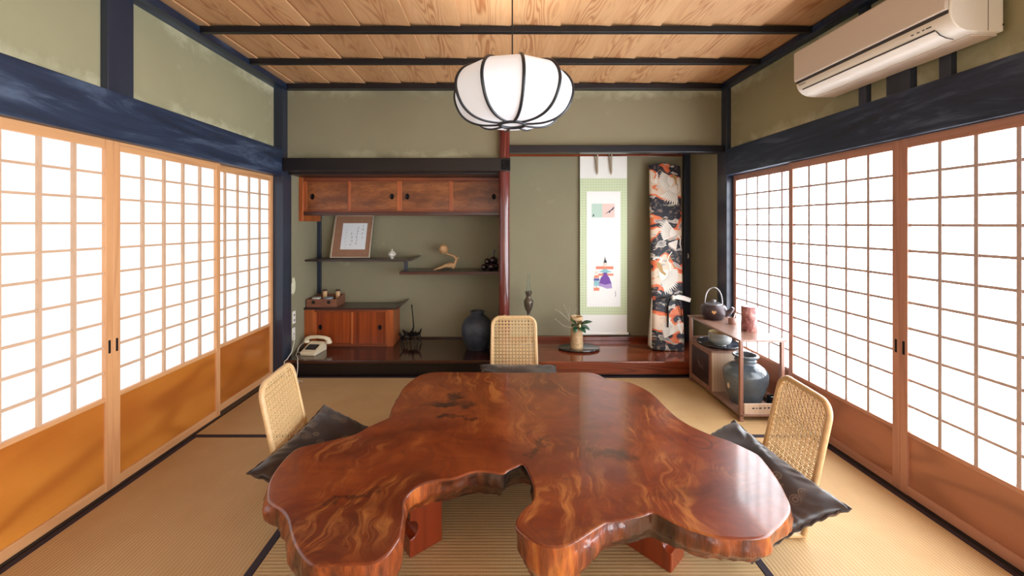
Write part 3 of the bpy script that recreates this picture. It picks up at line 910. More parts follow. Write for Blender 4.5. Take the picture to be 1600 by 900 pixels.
for j in range(rows + 1):
    u = j / rows
    for i, (p, q) in enumerate(zip(E2, nrm)):
        thick = 0.112 + 0.02 * noise.noise(Vector((p.x * 3, p.y * 3, 4.0))) + 0.055 * sm(1.32, 1.17, p.y) * (1 - sm(0.32, 0.48, p.x)) if True else 0
        # the notch rim and the right-hand bay are thinner
        bulge = 0.004 * math.sin(PI * min(1, u * 1.6)) - 0.040 * sm(0.45, 1.0, u)
        big = 0.014 * noise.noise(Vector((p.x * 7, p.y * 7, u * 0.9)))
        fine = 0.0075 * noise.noise(Vector((p.x * 30, p.y * 30, u * 1.4))) + 0.005 * noise.noise(Vector((p.x * 70, p.y * 70, u * 3.2))) + 0.0025 * noise.noise(Vector((p.x * 180, p.y * 180, u * 5)))
        off = (bulge + (big + fine) * sm(0.0, 0.22, u))
        dn = math.hypot(p.x - 0.10, p.y - 1.56)
        off -= 0.022 * sm(0.10, 0.02, dn) * sm(0.0, 0.5, u) if dn < 0.1 else 0
        vs.append((p.x + q.x * off, p.y + q.y * off, ZT - 0.005 - (thick - 0.005) * u))
for j in range(rows):
    for i in range(NP):
        i2 = (i + 1) % NP
        fs.append((j * NP + i, j * NP + i2, (j + 1) * NP + i2, (j + 1) * NP + i))
fs.append(tuple(rows * NP + i for i in range(NP))[::-1])
MB().add(vs, fs).build('live_edge', M['bark'], table, smooth=60)

def table_leg(ax, ay, bx, by, thick_side, L=0.30):
    """board leg whose visible face runs from corner a towards b; a half-round bite is cut from the end at a"""
    d_ = Vector((bx - ax, by - ay)).normalized()
    nn = Vector((-d_.y, d_.x)) * thick_side
    h = 0.235
    poly = [(0.0, 0.0), (L, 0.0), (L, h), (0.0, h)]
    bite = [(0.034 * math.sin(PI * k / 12), 0.105 - 0.034 * math.cos(PI * k / 12)) for k in range(13)]
    poly = poly + bite[::-1]
    mb = MB().prism(poly, 0, 0.115, lambda u, v, w: (ax + d_.x * u + nn.x * w, ay + d_.y * u + nn.y * w, v))
    return mb.build('leg', M['table_leg'], table, bevel=0.004)
table_leg(-0.345, 1.522, -0.236, 1.61, 1, 0.141)
table_leg(0.623, 1.456, 0.542, 1.546, -1, 0.32)
table_leg(0.16, 2.38, 0.0, 2.34, -1, 0.30)

# ------------------------------------------------------------------ cane floor chairs
def make_chair(label, loc, rz, ext=0.0):
    r = thing('floor_chair', label, 'chair', loc, rz, 'cane-backed legless floor chairs', local=True)
    hw_, zt, rc = 0.170, 0.548, 0.064
    ln = 0.21
    Y = lambda z: 0.0 + ln * z
    path = []
    for k in range(9):
        z = 0.02 + (zt - rc - 0.02) * k / 8
        path.append((-hw_ - 0.006 * (1 - k / 8), Y(z), z))
    for k in range(1, 9):
        a = PI / 2 * k / 8
        z = zt - rc + rc * math.sin(a)
        path.append((-hw_ + rc - rc * math.cos(a), Y(z), z))
    path += [(0.0, Y(zt), zt)]
    full = path + [(-x_, y_, z_) for x_, y_, z_ in path[::-1][1:]]
    MB().tube(full, 0.0115, 12).build('back_frame', M['rattan'], r, smooth=60)
    MB().tube([(-hw_, Y(0.168), 0.168), (hw_, Y(0.168), 0.168)], 0.008, 10).build('cross_rail', M['rattan'], r, smooth=60)
    MB().tube([(-0.03, Y(0.02), 0.02), (-0.03, Y(0.165), 0.165)], 0.006, 8).build('strut', M['rattan'], r, smooth=60)
    # floor loop
    loop = []
    for cx, cy, a0 in ((0.12, ext - 0.02, 0), (-0.12, ext - 0.02, PI / 2), (-0.15, -0.34, PI), (0.15, -0.34, 1.5 * PI)):
        for k in range(7):
            a = a0 + PI / 2 * k / 6
            loop.append((cx + 0.05 * math.cos(a), cy + 0.05 * math.sin(a), 0.013))
    MB().tube(loop, 0.0115, 10, closed=True).build('base_loop', M['rattan'], r, smooth=60)
    seat = box('seat', M['rattan'], (-0.16, 0.16, -0.36, -0.012, 0.026, 0.042), r, 0.005)
    # woven back
    mb = MB()
    rot = Matrix.Rotation(-math.atan(ln), 3, 'X')
    def inside_top(x_):
        e = abs(x_) - (hw_ - rc)
        return zt - 0.004 if e <= 0 else zt - rc + math.sqrt(max(0, (rc - 0.004) ** 2 - e * e))
    n = 13
    for i in range(n):
        for e_ in (-0.0042, 0.0042):
            x_ = -hw_ + 0.016 + (2 * hw_ - 0.032) * i / (n - 1) + e_
            z0, z1 = 0.168, inside_top(x_)
            zc_ = (z0 + z1) / 2
            mb.obox((x_, Y(zc_) + 0.0006, zc_), (0.0040, 0.0012, (z1 - z0) * math.sqrt(1 + ln * ln)), rot)
    m = 15
    for j in range(m):
        for e_ in (-0.0042, 0.0042):
            z = 0.184 + (zt - 0.018 - 0.184) * j / (m - 1) + e_
            e = z - (zt - rc)
            hx = hw_ if e <= 0 else hw_ - rc + math.sqrt(max(0, rc * rc - e * e))
            mb.obox((0, Y(z) - 0.0008, z), (2 * hx - 0.008, 0.0012, 0.0040), rot)
    # diagonal strands of the cane pattern
    for i in range(-14, 15):
        for sl in (-1, 1):
            pts_ = []
            for q in range(61):
                z = 0.172 + (zt - 0.176) * q / 60
                x_ = i * 0.0256 + sl * (z - 0.36)
                if abs(x_) < hw_ - 0.006 and z < inside_top(x_) - 0.002:
                    pts_.append((x_, z))
            if len(pts_) > 2:
                (xa_, za_), (xb_, zb_) = pts_[0], pts_[-1]
                mb.tube([(xa_, Y(za_) - 0.002, za_), (xb_, Y(zb_) - 0.002, zb_)], 0.0013, 4, flat=0.6)
    cn = mb.build('cane_weave', M['cane'], r)
    cn['kind'] = 'stuff'
    # narrow binding strip along the inside of the frame
    inner = [(x_ * 0.945, y_ - 0.006, z_ - (0.008 if z_ > zt - rc else 0)) for x_, y_, z_ in full if z_ > 0.16]
    MB().tube(inner, 0.004, 6).build('binding', M['cane'], r, smooth=60)
    return r
make_chair('cane-backed floor chair on the far side of the table, facing the camera', (0.105, 3.02, 0), 0)
make_chair('cane-backed floor chair by the left paper screens', (-0.985, 1.965, 0), PI / 2 + 0.10, 0.06)
make_chair('cane-backed floor chair by the right paper screens', (1.245, 1.79, 0), -PI / 2 - 0.10)

def make_cushion(label, loc, rz, tilt_in, size, wide=1.0, seed=0):
    o_n = 56
    vs, fs = [], []
    half = size / 2
    def surf(u, v, side):
        # edges bow inward between pulled-out corners
        au, av = abs(u), abs(v)
        x_ = half * wide * u * (1 - 0.075 * (1 - v * v) * au ** 3)
        y_ = half * v * (1 - 0.075 * (1 - u * u) * av ** 3)
        e = (1 - au ** 3.2) * (1 - av ** 3.2)
        edge = max(au, av)
        th = math.atan2(v, u)
        wr = math.sin(th * 30 + 6 * noise.noise(Vector((u * 2, v * 2, seed)))) * 0.0045 * (0.35 + 0.9 * max(0, noise.noise(Vector((u * 1.3, v * 1.3, seed + 9))) + 0.3)) * sm(0.55, 0.97, edge) * (1 - sm(0.985, 1.0, edge) * 0.5)
        big = 0.012 * noise.noise(Vector((u * 2.2, v * 2.2, seed + side)))
        dip = -0.018 * math.exp(-(u * u + v * v) * 9)
        z_ = 0.050 * (max(0, e) ** 0.42) * side
        if side > 0:
            z_ += (big + dip) * min(1, e * 2) + wr
        else:
            z_ = z_ * 0.6 + wr
        return (x_, y_, z_)
    for side in (1, -1):
        b = len(vs)
        for i in range(o_n + 1):
            for j in range(o_n + 1):
                vs.append(surf(-1 + 2 * i / o_n, -1 + 2 * j / o_n, side))
        for i in range(o_n):
            for j in range(o_n):
                q = (b + i * (o_n + 1) + j, b + (i + 1) * (o_n + 1) + j, b + (i + 1) * (o_n + 1) + j + 1, b + i * (o_n + 1) + j + 1)
                fs.append(q if side > 0 else q[::-1])
    o = MB().add(vs, fs).build('floor_cushion', M['satin'], None, org=(0, 0, 0), smooth=80)
    o.location = loc
    o.rotation_euler = (tilt_in[0], tilt_in[1], rz)
    tag(o, label, 'cushion', 'dark brown satin floor cushions')
    # piped seam round the rim
    rim = []
    for k in range(120):
        t_ = k / 30
        s_ = int(t_)
        f_ = t_ - s_
        uv = [(-1 + 2 * f_, -1), (1, -1 + 2 * f_), (1 - 2 * f_, 1), (-1, 1 - 2 * f_)][s_]
        p = surf(uv[0] * 0.999, uv[1] * 0.999, 1)
        rim.append((p[0], p[1], 0.004 * math.sin(k * 1.9)))
    s = MB().tube(rim, 0.0045, 6, closed=True).build('seam', M['satin'], o, smooth=60)
    return o
make_cushion('dark satin cushion on the chair beyond the table', (0.145, 2.77, 0.150), 0.04, (0.15, 0.02), 0.58, seed=1)
make_cushion('dark satin cushion wedged between the table and the left chair', (-0.775, 1.90, 0.166), -0.09, (0.03, 0.40), 0.58, 0.88, seed=2)
make_cushion('dark satin cushion with embroidered rosettes at the right chair', (1.05, 1.735, 0.170), 0.10, (0.04, -0.40), 0.61, 0.69, seed=3)

# ------------------------------------------------------------------ pendant lantern
lan = thing('pendant_lantern', 'round white fabric ceiling lantern with curved black ribs', 'lamp', (0.055, 1.85, 1.745))
LX, LY = 0.055, 1.85
prof = [(0.060, 1.745), (0.10, 1.744), (0.15, 1.748), (0.20, 1.764), (0.24, 1.795), (0.265, 1.838), (0.276, 1.885), (0.268, 1.926), (0.243, 1.962), (0.205, 1.984), (0.155, 1.994), (0.10, 1.996)]
def dense(pr, m=4):
    P = [Vector(p) for p in pr]
    out = []
    for i in range(len(P) - 1):
        p0, p1, p2, p3 = P[max(i - 1, 0)], P[i], P[i + 1], P[min(i + 2, len(P) - 1)]
        for k in range(m):
            t_ = k / m
            out.append(0.5 * ((2 * p1) + (p2 - p0) * t_ + (2 * p0 - 5 * p1 + 4 * p2 - p3) * t_ ** 2 + (3 * p1 - p0 - 3 * p2 + p3) * t_ ** 3))
    out.append(P[-1])
    return out
DP = dense(prof)
ang = [math.radians(8 + 36 * k) for k in range(10)]     # measured from the camera side towards +x
def lp(a, r, z):
    return (LX + r * math.sin(a), LY - r * math.cos(a), z)
for k in range(10):
    a0, a1 = ang[k], ang[k] + math.radians(36)
    vs, fs = [], []
    for q in DP:
        for j in range(5):
            a = a0 + (a1 - a0) * j / 4
            rr = q.x * math.cos(math.radians(18)) / math.cos(a - (a0 + a1) / 2)     # flat fabric stretched between ribs
            vs.append(lp(a, rr - 0.001, q.y))
    for i in range(len(DP) - 1):
        for j in range(4):
            fs.append((i * 5 + j, i * 5 + j + 1, (i + 1) * 5 + j + 1, (i + 1) * 5 + j))
    MB().add(vs, fs).build('fabric_panel', M['lantern'], lan, smooth=40)
    MB().tube([lp(a0, q.x + 0.001, q.y) for q in DP], 0.0072, 8).build('rib', M['lamp_rib'], lan, smooth=60)
ringp = [lp(2 * PI * k / 40, 0.058, 1.742) for k in range(40)]
MB().tube(ringp, 0.009, 8, closed=True).build('bottom_ring', M['lamp_rib'], lan, smooth=60)
MB().tube([lp(2 * PI * k / 40, 0.10, 1.996) for k in range(40)], 0.006, 8, closed=True).build('top_ring', M['lamp_rib'], lan, smooth=60)
MB().lathe([(0.0, 1.7455), (0.055, 1.7455), (0.055, 1.7465), (0.0, 1.7465)], 32, (LX, LY, 0)).build('bottom_disc', M['lantern'], lan)
for k in range(3):
    a = 2 * PI * k / 3
    MB().tube([lp(a, 0.10, 1.996), (LX, LY, 2.02)], 0.003, 6).build('spoke', M['lamp_rib'], lan, smooth=60)
MB().tube([(LX, LY, 2.018), (LX, LY, ZC - 0.03)], 0.0032, 8).build('flex', M['wire'], lan, smooth=60)
MB().lathe([(0.0, -0.06), (0.03, -0.058), (0.04, -0.03), (0.042, 0.0), (0.0, 0.0)], 24, (LX, LY, ZC - 0.0005)).build('ceiling_rose', M['batten'], lan, smooth=40)

bulb_d = bpy.data.lights.new('lantern_bulb', 'POINT')
bulb_d.energy = 5
bulb_d.shadow_soft_size = 0.04
bulb_d.color = (1.0, 0.96, 0.9)
bulb = bpy.data.objects.new('lantern_bulb', bulb_d)
COL.objects.link(bulb)
bulb.parent = lan
bulb.location = Vector((LX, LY, 1.90)) - ORG[lan]

# ------------------------------------------------------------------ air conditioner
ac = thing('air_conditioner', 'cream wall air conditioner above the right paper screens', 'air conditioner', (1.80, 1.895, 2.005))
ya, yb_ = 1.505, 2.290
P_ = lambda poly, y0, y1: MB().prism(poly, y0, y1, lambda u, v, w: (u, w, v))
case = [(1.708, 2.268), (1.70, 2.09), (1.70, 2.078), (1.704, 2.062), (1.714, 2.043), (1.732, 2.025), (1.756, 2.014), (1.79, 2.008), (1.902, 2.008), (1.902, 2.275), (1.72, 2.275)]
P_(case, ya, yb_).build('casing', M['white_plastic2'], ac, bevel=0.004, smooth=35)
P_([(1.690, 2.262), (1.684, 2.255), (1.684, 2.102), (1.688, 2.094), (1.699, 2.094), (1.703, 2.262)], ya + 0.004, yb_ - 0.004).build('front_panel', M['white_plastic'], ac, bevel=0.002, smooth=35)
P_([(1.6975, 2.094), (1.6975, 2.080), (1.702, 2.080), (1.702, 2.094)], ya + 0.006, yb_ - 0.006).build('shadow_gap', M['dark_slot'], ac)
P_([(1.715, 2.0395), (1.731, 2.0235), (1.755, 2.0120), (1.783, 2.0068), (1.785, 2.0085), (1.757, 2.0142), (1.733, 2.0255), (1.717, 2.0415)], ya + 0.065, yb_ - 0.03).build('louver', M['white_plastic2'], ac, smooth=35)
P_([(1.7115, 2.0455), (1.7145, 2.0400), (1.7165, 2.0415), (1.7135, 2.047)], ya + 0.065, yb_ - 0.03).build('louver_slot', M['dark_slot'], ac)
MB().prism([(1.715, 2.0395), (1.731, 2.0235), (1.755, 2.0120), (1.783, 2.0068), (1.783, 2.0058), (1.7545, 2.0108), (1.7297, 2.0222), (1.7135, 2.0385)], ya + 0.061, ya + 0.064, lambda u, v, w: (u, w, v)).build('louver_slot', M['dark_slot'], ac)
box('side_seam', M['dark_slot'], (1.842, 1.844, ya - 0.0006, ya + 0.002, 2.012, 2.27), ac, 0)
box('back_plate', M['white_plastic'], (1.80, 1.903, ya + 0.02, yb_ - 0.02, 2.001, 2.0078), ac, 0.002)
box('screw', M['dark_slot'], (1.897, 1.9025, ya - 0.003, ya + 0.001, 2.03, 2.037), ac, 0.001)
for dy, w_ in ((0.070, 0.020), (0.095, 0.010), (0.115, 0.010), (0.138, 0.010)):
    box('status_mark', M['dark_slot'], (1.7035, 1.7055, ya + dy, ya + dy + w_, 2.0585, 2.0625), ac, 0)
def text(body, size, mat, parent, loc, rot, name='lettering'):
    cu = bpy.data.curves.new(name, 'FONT')
    cu.body = body
    cu.size = size
    cu.extrude = 0.0003
    cu.align_x = 'LEFT'
    tmp = bpy.data.objects.new(name, cu)
    COL.objects.link(tmp)
    dg = bpy.context.evaluated_depsgraph_get()
    me = bpy.data.meshes.new_from_object(tmp.evaluated_get(dg))
    bpy.data.objects.remove(tmp)
    me.materials.append(mat)
    ob = bpy.data.objects.new(name, me)
    COL.objects.link(ob)
    ob.parent = parent
    ob.location = Vector(loc) - ORG[parent]
    ob.rotation_euler = rot
    return ob
text('Panasonic', 0.013, M['dark_slot'], ac, (1.7012, yb_ - 0.02, 2.066), (PI / 2 + 0.3, 0, -PI / 2))

# ------------------------------------------------------------------ hanging scroll
scr = thing('hanging_scroll', 'tall hanging scroll with green brocade border and a painted court figure', 'scroll', (1.03, 3.97, 0.17))
M['scroll_white'] = plain('scroll_white_silk', C(244, 243, 238), 0.8)
M['scroll_paper'] = plain('scroll_paper', C(250, 250, 248), 0.85)
t = NT('green_brocade')
v = t.coord()
vo = t.n('ShaderNodeTexVoronoi', feature='DISTANCE_TO_EDGE')
t.val(vo, Scale=38.0, Randomness=0.15)
t.l(v, vo.inputs['Vector'])
t.base(t.ramp(vo.outputs['Distance'], [(0.05, C(216, 226, 194)), (0.3, C(196, 212, 166))]))
t.set(Roughness=0.7)
M['brocade'] = t.m
for nm, col in (('p_green', C(196, 222, 208)), ('p_pink', C(244, 212, 204)), ('p_red', C(234, 146, 118)), ('p_teal', C(150, 204, 212)), ('p_violet', C(124, 84, 170)),
                ('p_lilac', C(182, 158, 210)), ('p_ink', C(70, 74, 90)), ('p_skin', C(244, 228, 214)), ('p_blue', C(92, 96, 170)), ('ribbon', C(178, 158, 136)), ('ink', C(40, 40, 46))):
    M[nm] = plain(nm.replace('p_', 'painted_'), col, 0.85)
SY = 3.975
def sheet(name, mat, x0, x1, z0, z1, layer, parent):
    y1 = SY - 0.0012 * layer
    return MB().box(x0, x1, y1 - 0.0010, y1, z0, z1).build(name, mat, parent)
sx0, sx1 = 0.793, 1.263
sheet('backing', M['scroll_white'], sx0, sx1, 0.195, 2.02, 0, scr)
sheet('green_border', M['brocade'], sx0, sx1, 0.375, 1.735, 1, scr)
art = sheet('picture_field', M['scroll_paper'], 0.860, 1.197, 0.455, 1.605, 2, scr)
MB().tube([(sx0 - 0.012, SY - 0.004, 0.187), (sx1 + 0.012, SY - 0.004, 0.187)], 0.0125, 14).build('roller', M['scroll_white'], scr, smooth=50)
for x_ in (sx0 - 0.026, sx1 + 0.012):
    MB().tube([(x_, SY - 0.004, 0.187), (x_ + 0.014, SY - 0.004, 0.187)], 0.011, 14).build('roller_knob', M['black_plastic'], scr, smooth=50)
for x_ in (0.935, 1.075):
    pts = [(x_ + 0.002, SY - 0.008, 2.0), (x_ + 0.010, SY - 0.014, 1.90), (x_ + 0.022, SY - 0.016, 1.80), (x_ + 0.026, SY - 0.014, 1.775), (x_ + 0.031, SY - 0.012, 1.80), (x_ + 0.030, SY - 0.010, 1.90), (x_ + 0.034, SY - 0.008, 2.0)]
    MB().tube(pts, 0.009, 8, flat=0.4).build('wind_ribbon', M['ribbon'], scr, smooth=60)
def art_poly(name, mat, poly, layer):
    y1 = SY - 0.0012 * layer
    return MB().prism(poly, y1 - 0.0010, y1, lambda u, v, w: (u, w, v)).build(name, mat, art)
def R_(x0, x1, z0, z1):
    return [(x0, z0), (x1, z0), (x1, z1), (x0, z1)]
art_poly('painted_card', M['p_green'], R_(0.910, 1.015, 1.345, 1.482), 3)
art_poly('painted_card', M['p_pink'], R_(1.015, 1.138, 1.345, 1.482), 3)
art_poly('painted_branch', M['p_ink'], [(1.035, 1.375), (1.075, 1.405), (1.105, 1.425), (1.133, 1.455), (1.133, 1.44), (1.12, 1.42), (1.10, 1.41), (1.085, 1.385), (1.08, 1.398)], 4)
art_poly('painted_branch', M['p_ink'], [(0.915, 1.352), (0.935, 1.36), (0.93, 1.385), (0.922, 1.366)], 4)
art_poly('painted_skirt', M['p_violet'], [(1.015, 0.785), (1.03, 0.775), (1.0, 0.74), (0.985, 0.69), (1.045, 0.675), (1.105, 0.69), (1.085, 0.745), (1.06, 0.778), (1.07, 0.785), (1.045, 0.80)], 5)
art_poly('painted_skirt_hem', M['p_lilac'], [(0.985, 0.70), (0.968, 0.665), (1.01, 0.655), (1.06, 0.635), (1.112, 0.64), (1.106, 0.70), (1.045, 0.68)], 4)
art_poly('painted_sleeve', M['p_red'], R_(0.952, 1.125, 0.83, 0.858), 4)
art_poly('painted_sleeve', M['p_red'], R_(0.975, 1.125, 0.765, 0.785), 4)
art_poly('painted_robe', M['p_teal'], [(0.975, 0.805), (1.01, 0.815), (1.045, 0.835), (1.085, 0.812), (1.115, 0.805), (1.09, 0.80), (1.05, 0.79), (1.01, 0.798)], 5)
art_poly('painted_face', M['p_skin'], [(1.045 + 0.018 * math.cos(2 * PI * k / 14), 0.875 + 0.022 * math.sin(2 * PI * k / 14)) for k in range(14)], 5)
art_poly('painted_crown', M['p_ink'], [(1.030, 0.893), (1.060, 0.893), (1.056, 0.915), (1.047, 0.925), (1.044, 0.958), (1.038, 0.925), (1.033, 0.91)], 6)
art_poly('painted_child', M['p_skin'], [(0.955 + 0.014 * math.cos(2 * PI * k / 12), 0.795 + 0.017 * math.sin(2 * PI * k / 12)) for k in range(12)], 5)
art_poly('painted_child_robe', M['p_red'], [(0.935, 0.765), (0.975, 0.77), (0.985, 0.745), (0.935, 0.74)], 5)
art_poly('painted_child_sash', M['p_blue'], R_(0.932, 0.985, 0.715, 0.738), 5)
art_poly('painted_child_robe', M['p_teal'], R_(0.934, 0.982, 0.665, 0.713), 5)
art_poly('painted_stand', M['p_red'], R_(0.930, 0.985, 0.615, 0.645), 5)
art_poly('painted_stand', M['p_ink'], R_(0.9565, 0.9595, 0.645, 0.665), 5)
for k in range(4):
    art_poly('signature', M['p_ink'], R_(1.142 + 0.003 * (k % 2), 1.150, 0.56 + k * 0.014, 0.568 + k * 0.014), 4)

# ------------------------------------------------------------------ brocade instrument bag with cranes
bag = thing('brocade_bag', 'tall brocade bag with white cranes on navy and orange, leaning in the alcove', 'bag', (1.532, 3.62, 0.124), local=True)
t = NT('crane_brocade')
v = t.coord((1, 0.2, 1))
wn_ = t.n('ShaderNodeTexNoise')
t.val(wn_, Scale=5.0, Detail=2.0)
t.l(v, wn_.inputs['Vector'])
ad = t.n('ShaderNodeVectorMath', operation='MULTIPLY_ADD')
t.l(wn_.outputs['Color'], ad.inputs[0])
ad.inputs[1].default_value = (0.20, 0.0, 0.16)
t.l(v, ad.inputs[2])
mp = t.n('ShaderNodeMapping')
mp.inputs['Scale'].default_value = (3.2, 1, 5.4)
t.l(ad.outputs[0], mp.inputs[0])
nA = t.noise(mp.outputs[0], 1.3, 1.5, 0.4)
mp2 = t.n('ShaderNodeMapping')
mp2.inputs['Scale'].default_value = (4.0, 1, 8.0)
mp2.inputs['Location'].default_value = (5.3, 0, 2.2)
t.l(ad.outputs[0], mp2.inputs[0])
nB = t.noise(mp2.outputs[0], 1.5, 2.5, 0.5)
nC = t.noise(v, 26, 3, 0.6)
spz = t.n('ShaderNodeSeparateXYZ')
t.l(v, spz.inputs[0])
bandv = t.math('SINE', t.math('ADD', t.math('MULTIPLY', spz.outputs[2], 2 * PI / 0.44), t.math('MULTIPLY', nA, 9.0)))
nA = t.math('MULTIPLY_ADD', bandv, 0.22, 0.535)
c = t.ramp(nA, [(0.0, C(32, 34, 46)), (0.49, C(34, 36, 48)), (0.50, C(216, 92, 50)), (0.64, C(228, 128, 78)), (0.66, C(228, 206, 184))])
cl = t.ramp(nB, [(0.57, BW(0)), (0.59, BW(1))])
c = t.mix(cl, c, t.ramp(nB, [(0.57, C(236, 226, 212)), (0.62, C(168, 160, 156)), (0.70, C(122, 122, 124)), (0.74, C(214, 208, 196))]))
gr = t.ramp(t.noise(mp2.outputs[0], 2.3, 2, 0.5), [(0.64, BW(0)), (0.66, BW(1))])
c = t.mix(t.math('MULTIPLY', gr, 0.9), c, C(150, 160, 122))
c = t.mix(t.math('MULTIPLY', t.ramp(nC, [(0.55, BW(0)), (0.65, BW(1))]), 0.25), c, C(240, 200, 170))
t.base(c)
t.set(Roughness=0.55, Sheen_Weight=0.1)
M['brocade_bag'] = t.m
M['crane_white'] = plain('crane_white', C(238, 232, 222), 0.6, var=0.05)
M['crane_line'] = plain('crane_feather_line', C(150, 136, 120), 0.6)
M['crane_gold'] = plain('crane_gold', C(176, 140, 84), 0.6, var=0.2)
M['lining'] = plain('pale_lining', C(176, 160, 140), 0.7, var=0.1)
M['strap_dark'] = plain('dark_strap', C(36, 34, 40), 0.7)
BHt, BW_, BD = 1.75, 0.147, 0.035
vs, fs = [], []
NB, RB = 32, 40
def bag_half(z):
    u = z / BHt
    return BW_ * (0.98 + 0.05 * u - 0.02 * math.sin(u * 5)) * (1 + 0.02 * noise.noise(Vector((z * 4, 0, 0))))
def bag_depth(z):
    return BD * (1.25 - 0.45 * z / BHt) * (1 + 0.12 * noise.noise(Vector((z * 6, 2, 0))))
for j in range(RB + 1):
    z = BHt * j / RB
    shr = 1.0
    for k in range(NB):
        th = 2 * PI * k / NB
        cx, cy = math.cos(th), math.sin(th)
        p = 0.42
        x_ = bag_half(z) * math.copysign(abs(cx) ** p, cx)
        y_ = bag_depth(z) * math.copysign(abs(cy) ** 0.7, cy)
        zz = z
        if j == RB:
            zz = z + 0.018 * (1 - (x_ / BW_) ** 2)
            y_ *= 0.75
        vs.append((x_, y_, zz))
for j in range(RB):
    for k in range(NB):
        fs.append((j * NB + k, j * NB + (k + 1) % NB, (j + 1) * NB + (k + 1) % NB, (j + 1) * NB + k))
fs.append(tuple(range(NB))[::-1])
fs.append(tuple(RB * NB + k for k in range(NB)))
MB().add(vs, fs).build('bag_body', M['brocade_bag'], bag, smooth=60)
def front_y(x_, z):
    cx = min(0.999, abs(x_) / bag_half(z)) ** (1 / 0.42)
    return -bag_depth(z) * (max(0.0, 1 - cx * cx) ** 0.5) ** 0.7
def bag_print(name, mat, poly, layer=1, parent=None):
    poly = [(max(-BW_ * 0.985, min(BW_ * 0.985, x_)), z_) for x_, z_ in poly]
    mb = MB().prism(poly, 0.0, 0.0008, lambda u, v, w: (u, front_y(u, v) - 0.0008 * layer - w, v))
    return mb.build(name, mat, parent or bag)
def feather_fan(cx, cz, a0, a1, r0, r1, n):
    """wing outline: toothed arc of feathers"""
    out = []
    for k in range(n + 1):
        a = a0 + (a1 - a0) * k / n
        out.append((cx + r1 * (0.82 + 0.18 * (1 - abs(2 * k / n - 0.7))) * math.cos(a), cz + r1 * math.sin(a)))
        if k < n:
            b = a + (a1 - a0) / n * 0.5
            out.append((cx + r1 * 0.78 * math.cos(b), cz + r1 * 0.78 * math.sin(b)))
    inner = [(cx + r0 * math.cos(a0 + (a1 - a0) * (1 - k / 6)), cz + r0 * math.sin(a0 + (a1 - a0) * (1 - k / 6))) for k in range(7)]
    return out + inner
D2 = math.radians
for (cx, cz, a0, a1, r0, r1, n) in [(0.085, 1.60, D2(150), D2(235), 0.02, 0.175, 12), (0.10, 1.56, D2(215), D2(275), 0.02, 0.215, 9),
                                    (-0.075, 1.66, D2(170), D2(260), 0.01, 0.115, 8),
                                    (0.105, 1.07, D2(135), D2(200), 0.02, 0.20, 11), (0.10, 1.02, D2(200), D2(255), 0.01, 0.12, 7),
                                    (-0.10, 0.72, D2(-70), D2(5), 0.02, 0.24, 14), (-0.085, 0.76, D2(60), D2(140), 0.01, 0.10, 7),
                                    (0.06, 0.16, D2(120), D2(200), 0.02, 0.15, 10), (0.11, 0.14, D2(60), D2(120), 0.01, 0.12, 6)]:
    bag_print('crane_wing', M['crane_white'], feather_fan(cx, cz, a0, a1, r0, r1, n), 1)
def stroke(pts, w):
    L_, R2 = [], []
    for i, p in enumerate(pts):
        a = Vector(pts[max(i - 1, 0)]); b = Vector(pts[min(i + 1, len(pts) - 1)])
        d_ = (b - a).normalized()
        ww = w * (1 - 0.6 * i / (len(pts) - 1))
        L_.append((p[0] - d_.y * ww, p[1] + d_.x * ww)); R2.append((p[0] + d_.y * ww, p[1] - d_.x * ww))
    return L_ + R2[::-1]
def feather_lines(cx, cz, a0, a1, r0, r1, n):
    for k in range(n):
        a = a0 + (a1 - a0) * (k + 0.5) / n
        p0 = (cx + r1 * 0.42 * math.cos(a), cz + r1 * 0.42 * math.sin(a))
        p1 = (cx + r1 * 0.84 * math.cos(a), cz + r1 * 0.84 * math.sin(a))
        if max(abs(p0[0]), abs(p1[0])) < BW_ * 0.96:
            bag_print('feather_line', M['crane_line'], stroke([p0, ((p0[0] + p1[0]) / 2, (p0[1] + p1[1]) / 2), p1], 0.0016), 2)
for a_ in [(0.085, 1.60, D2(150), D2(235), 0.02, 0.175, 12), (0.10, 1.56, D2(215), D2(275), 0.02, 0.215, 9), (0.105, 1.07, D2(135), D2(200), 0.02, 0.20, 11), (-0.10, 0.72, D2(-70), D2(5), 0.02, 0.24, 14), (0.06, 0.16, D2(120), D2(200), 0.02, 0.15, 10)]:
    feather_lines(*a_)
for pts in [[(0.045, 1.63), (0.075, 1.66), (0.10, 1.635), (0.105, 1.58), (0.09, 1.55), (0.085, 1.60), (0.07, 1.625)],
            [(-0.11, 0.79), (-0.085, 0.80), (-0.06, 0.77), (-0.05, 0.72), (-0.02, 0.69), (-0.03, 0.675), (-0.07, 0.70), (-0.10, 0.75)]]:
    bag_print('crane_back', M['crane_gold'], pts, 2)
bag_print('crane_neck', M['crane_white'], stroke([(-0.02, 0.70), (0.02, 0.73), (0.015, 0.78), (-0.005, 0.82), (0.01, 0.86), (0.04, 0.90)], 0.009), 2)
bag_print('crane_neck', M['crane_white'], stroke([(0.10, 1.60), (0.125, 1.57), (0.13, 1.52), (0.11, 1.48)], 0.010), 2)
bag_print('crane_neck', M['crane_white'], stroke([(0.10, 1.06), (0.125, 1.03), (0.12, 0.98), (0.13, 0.94)], 0.009), 2)
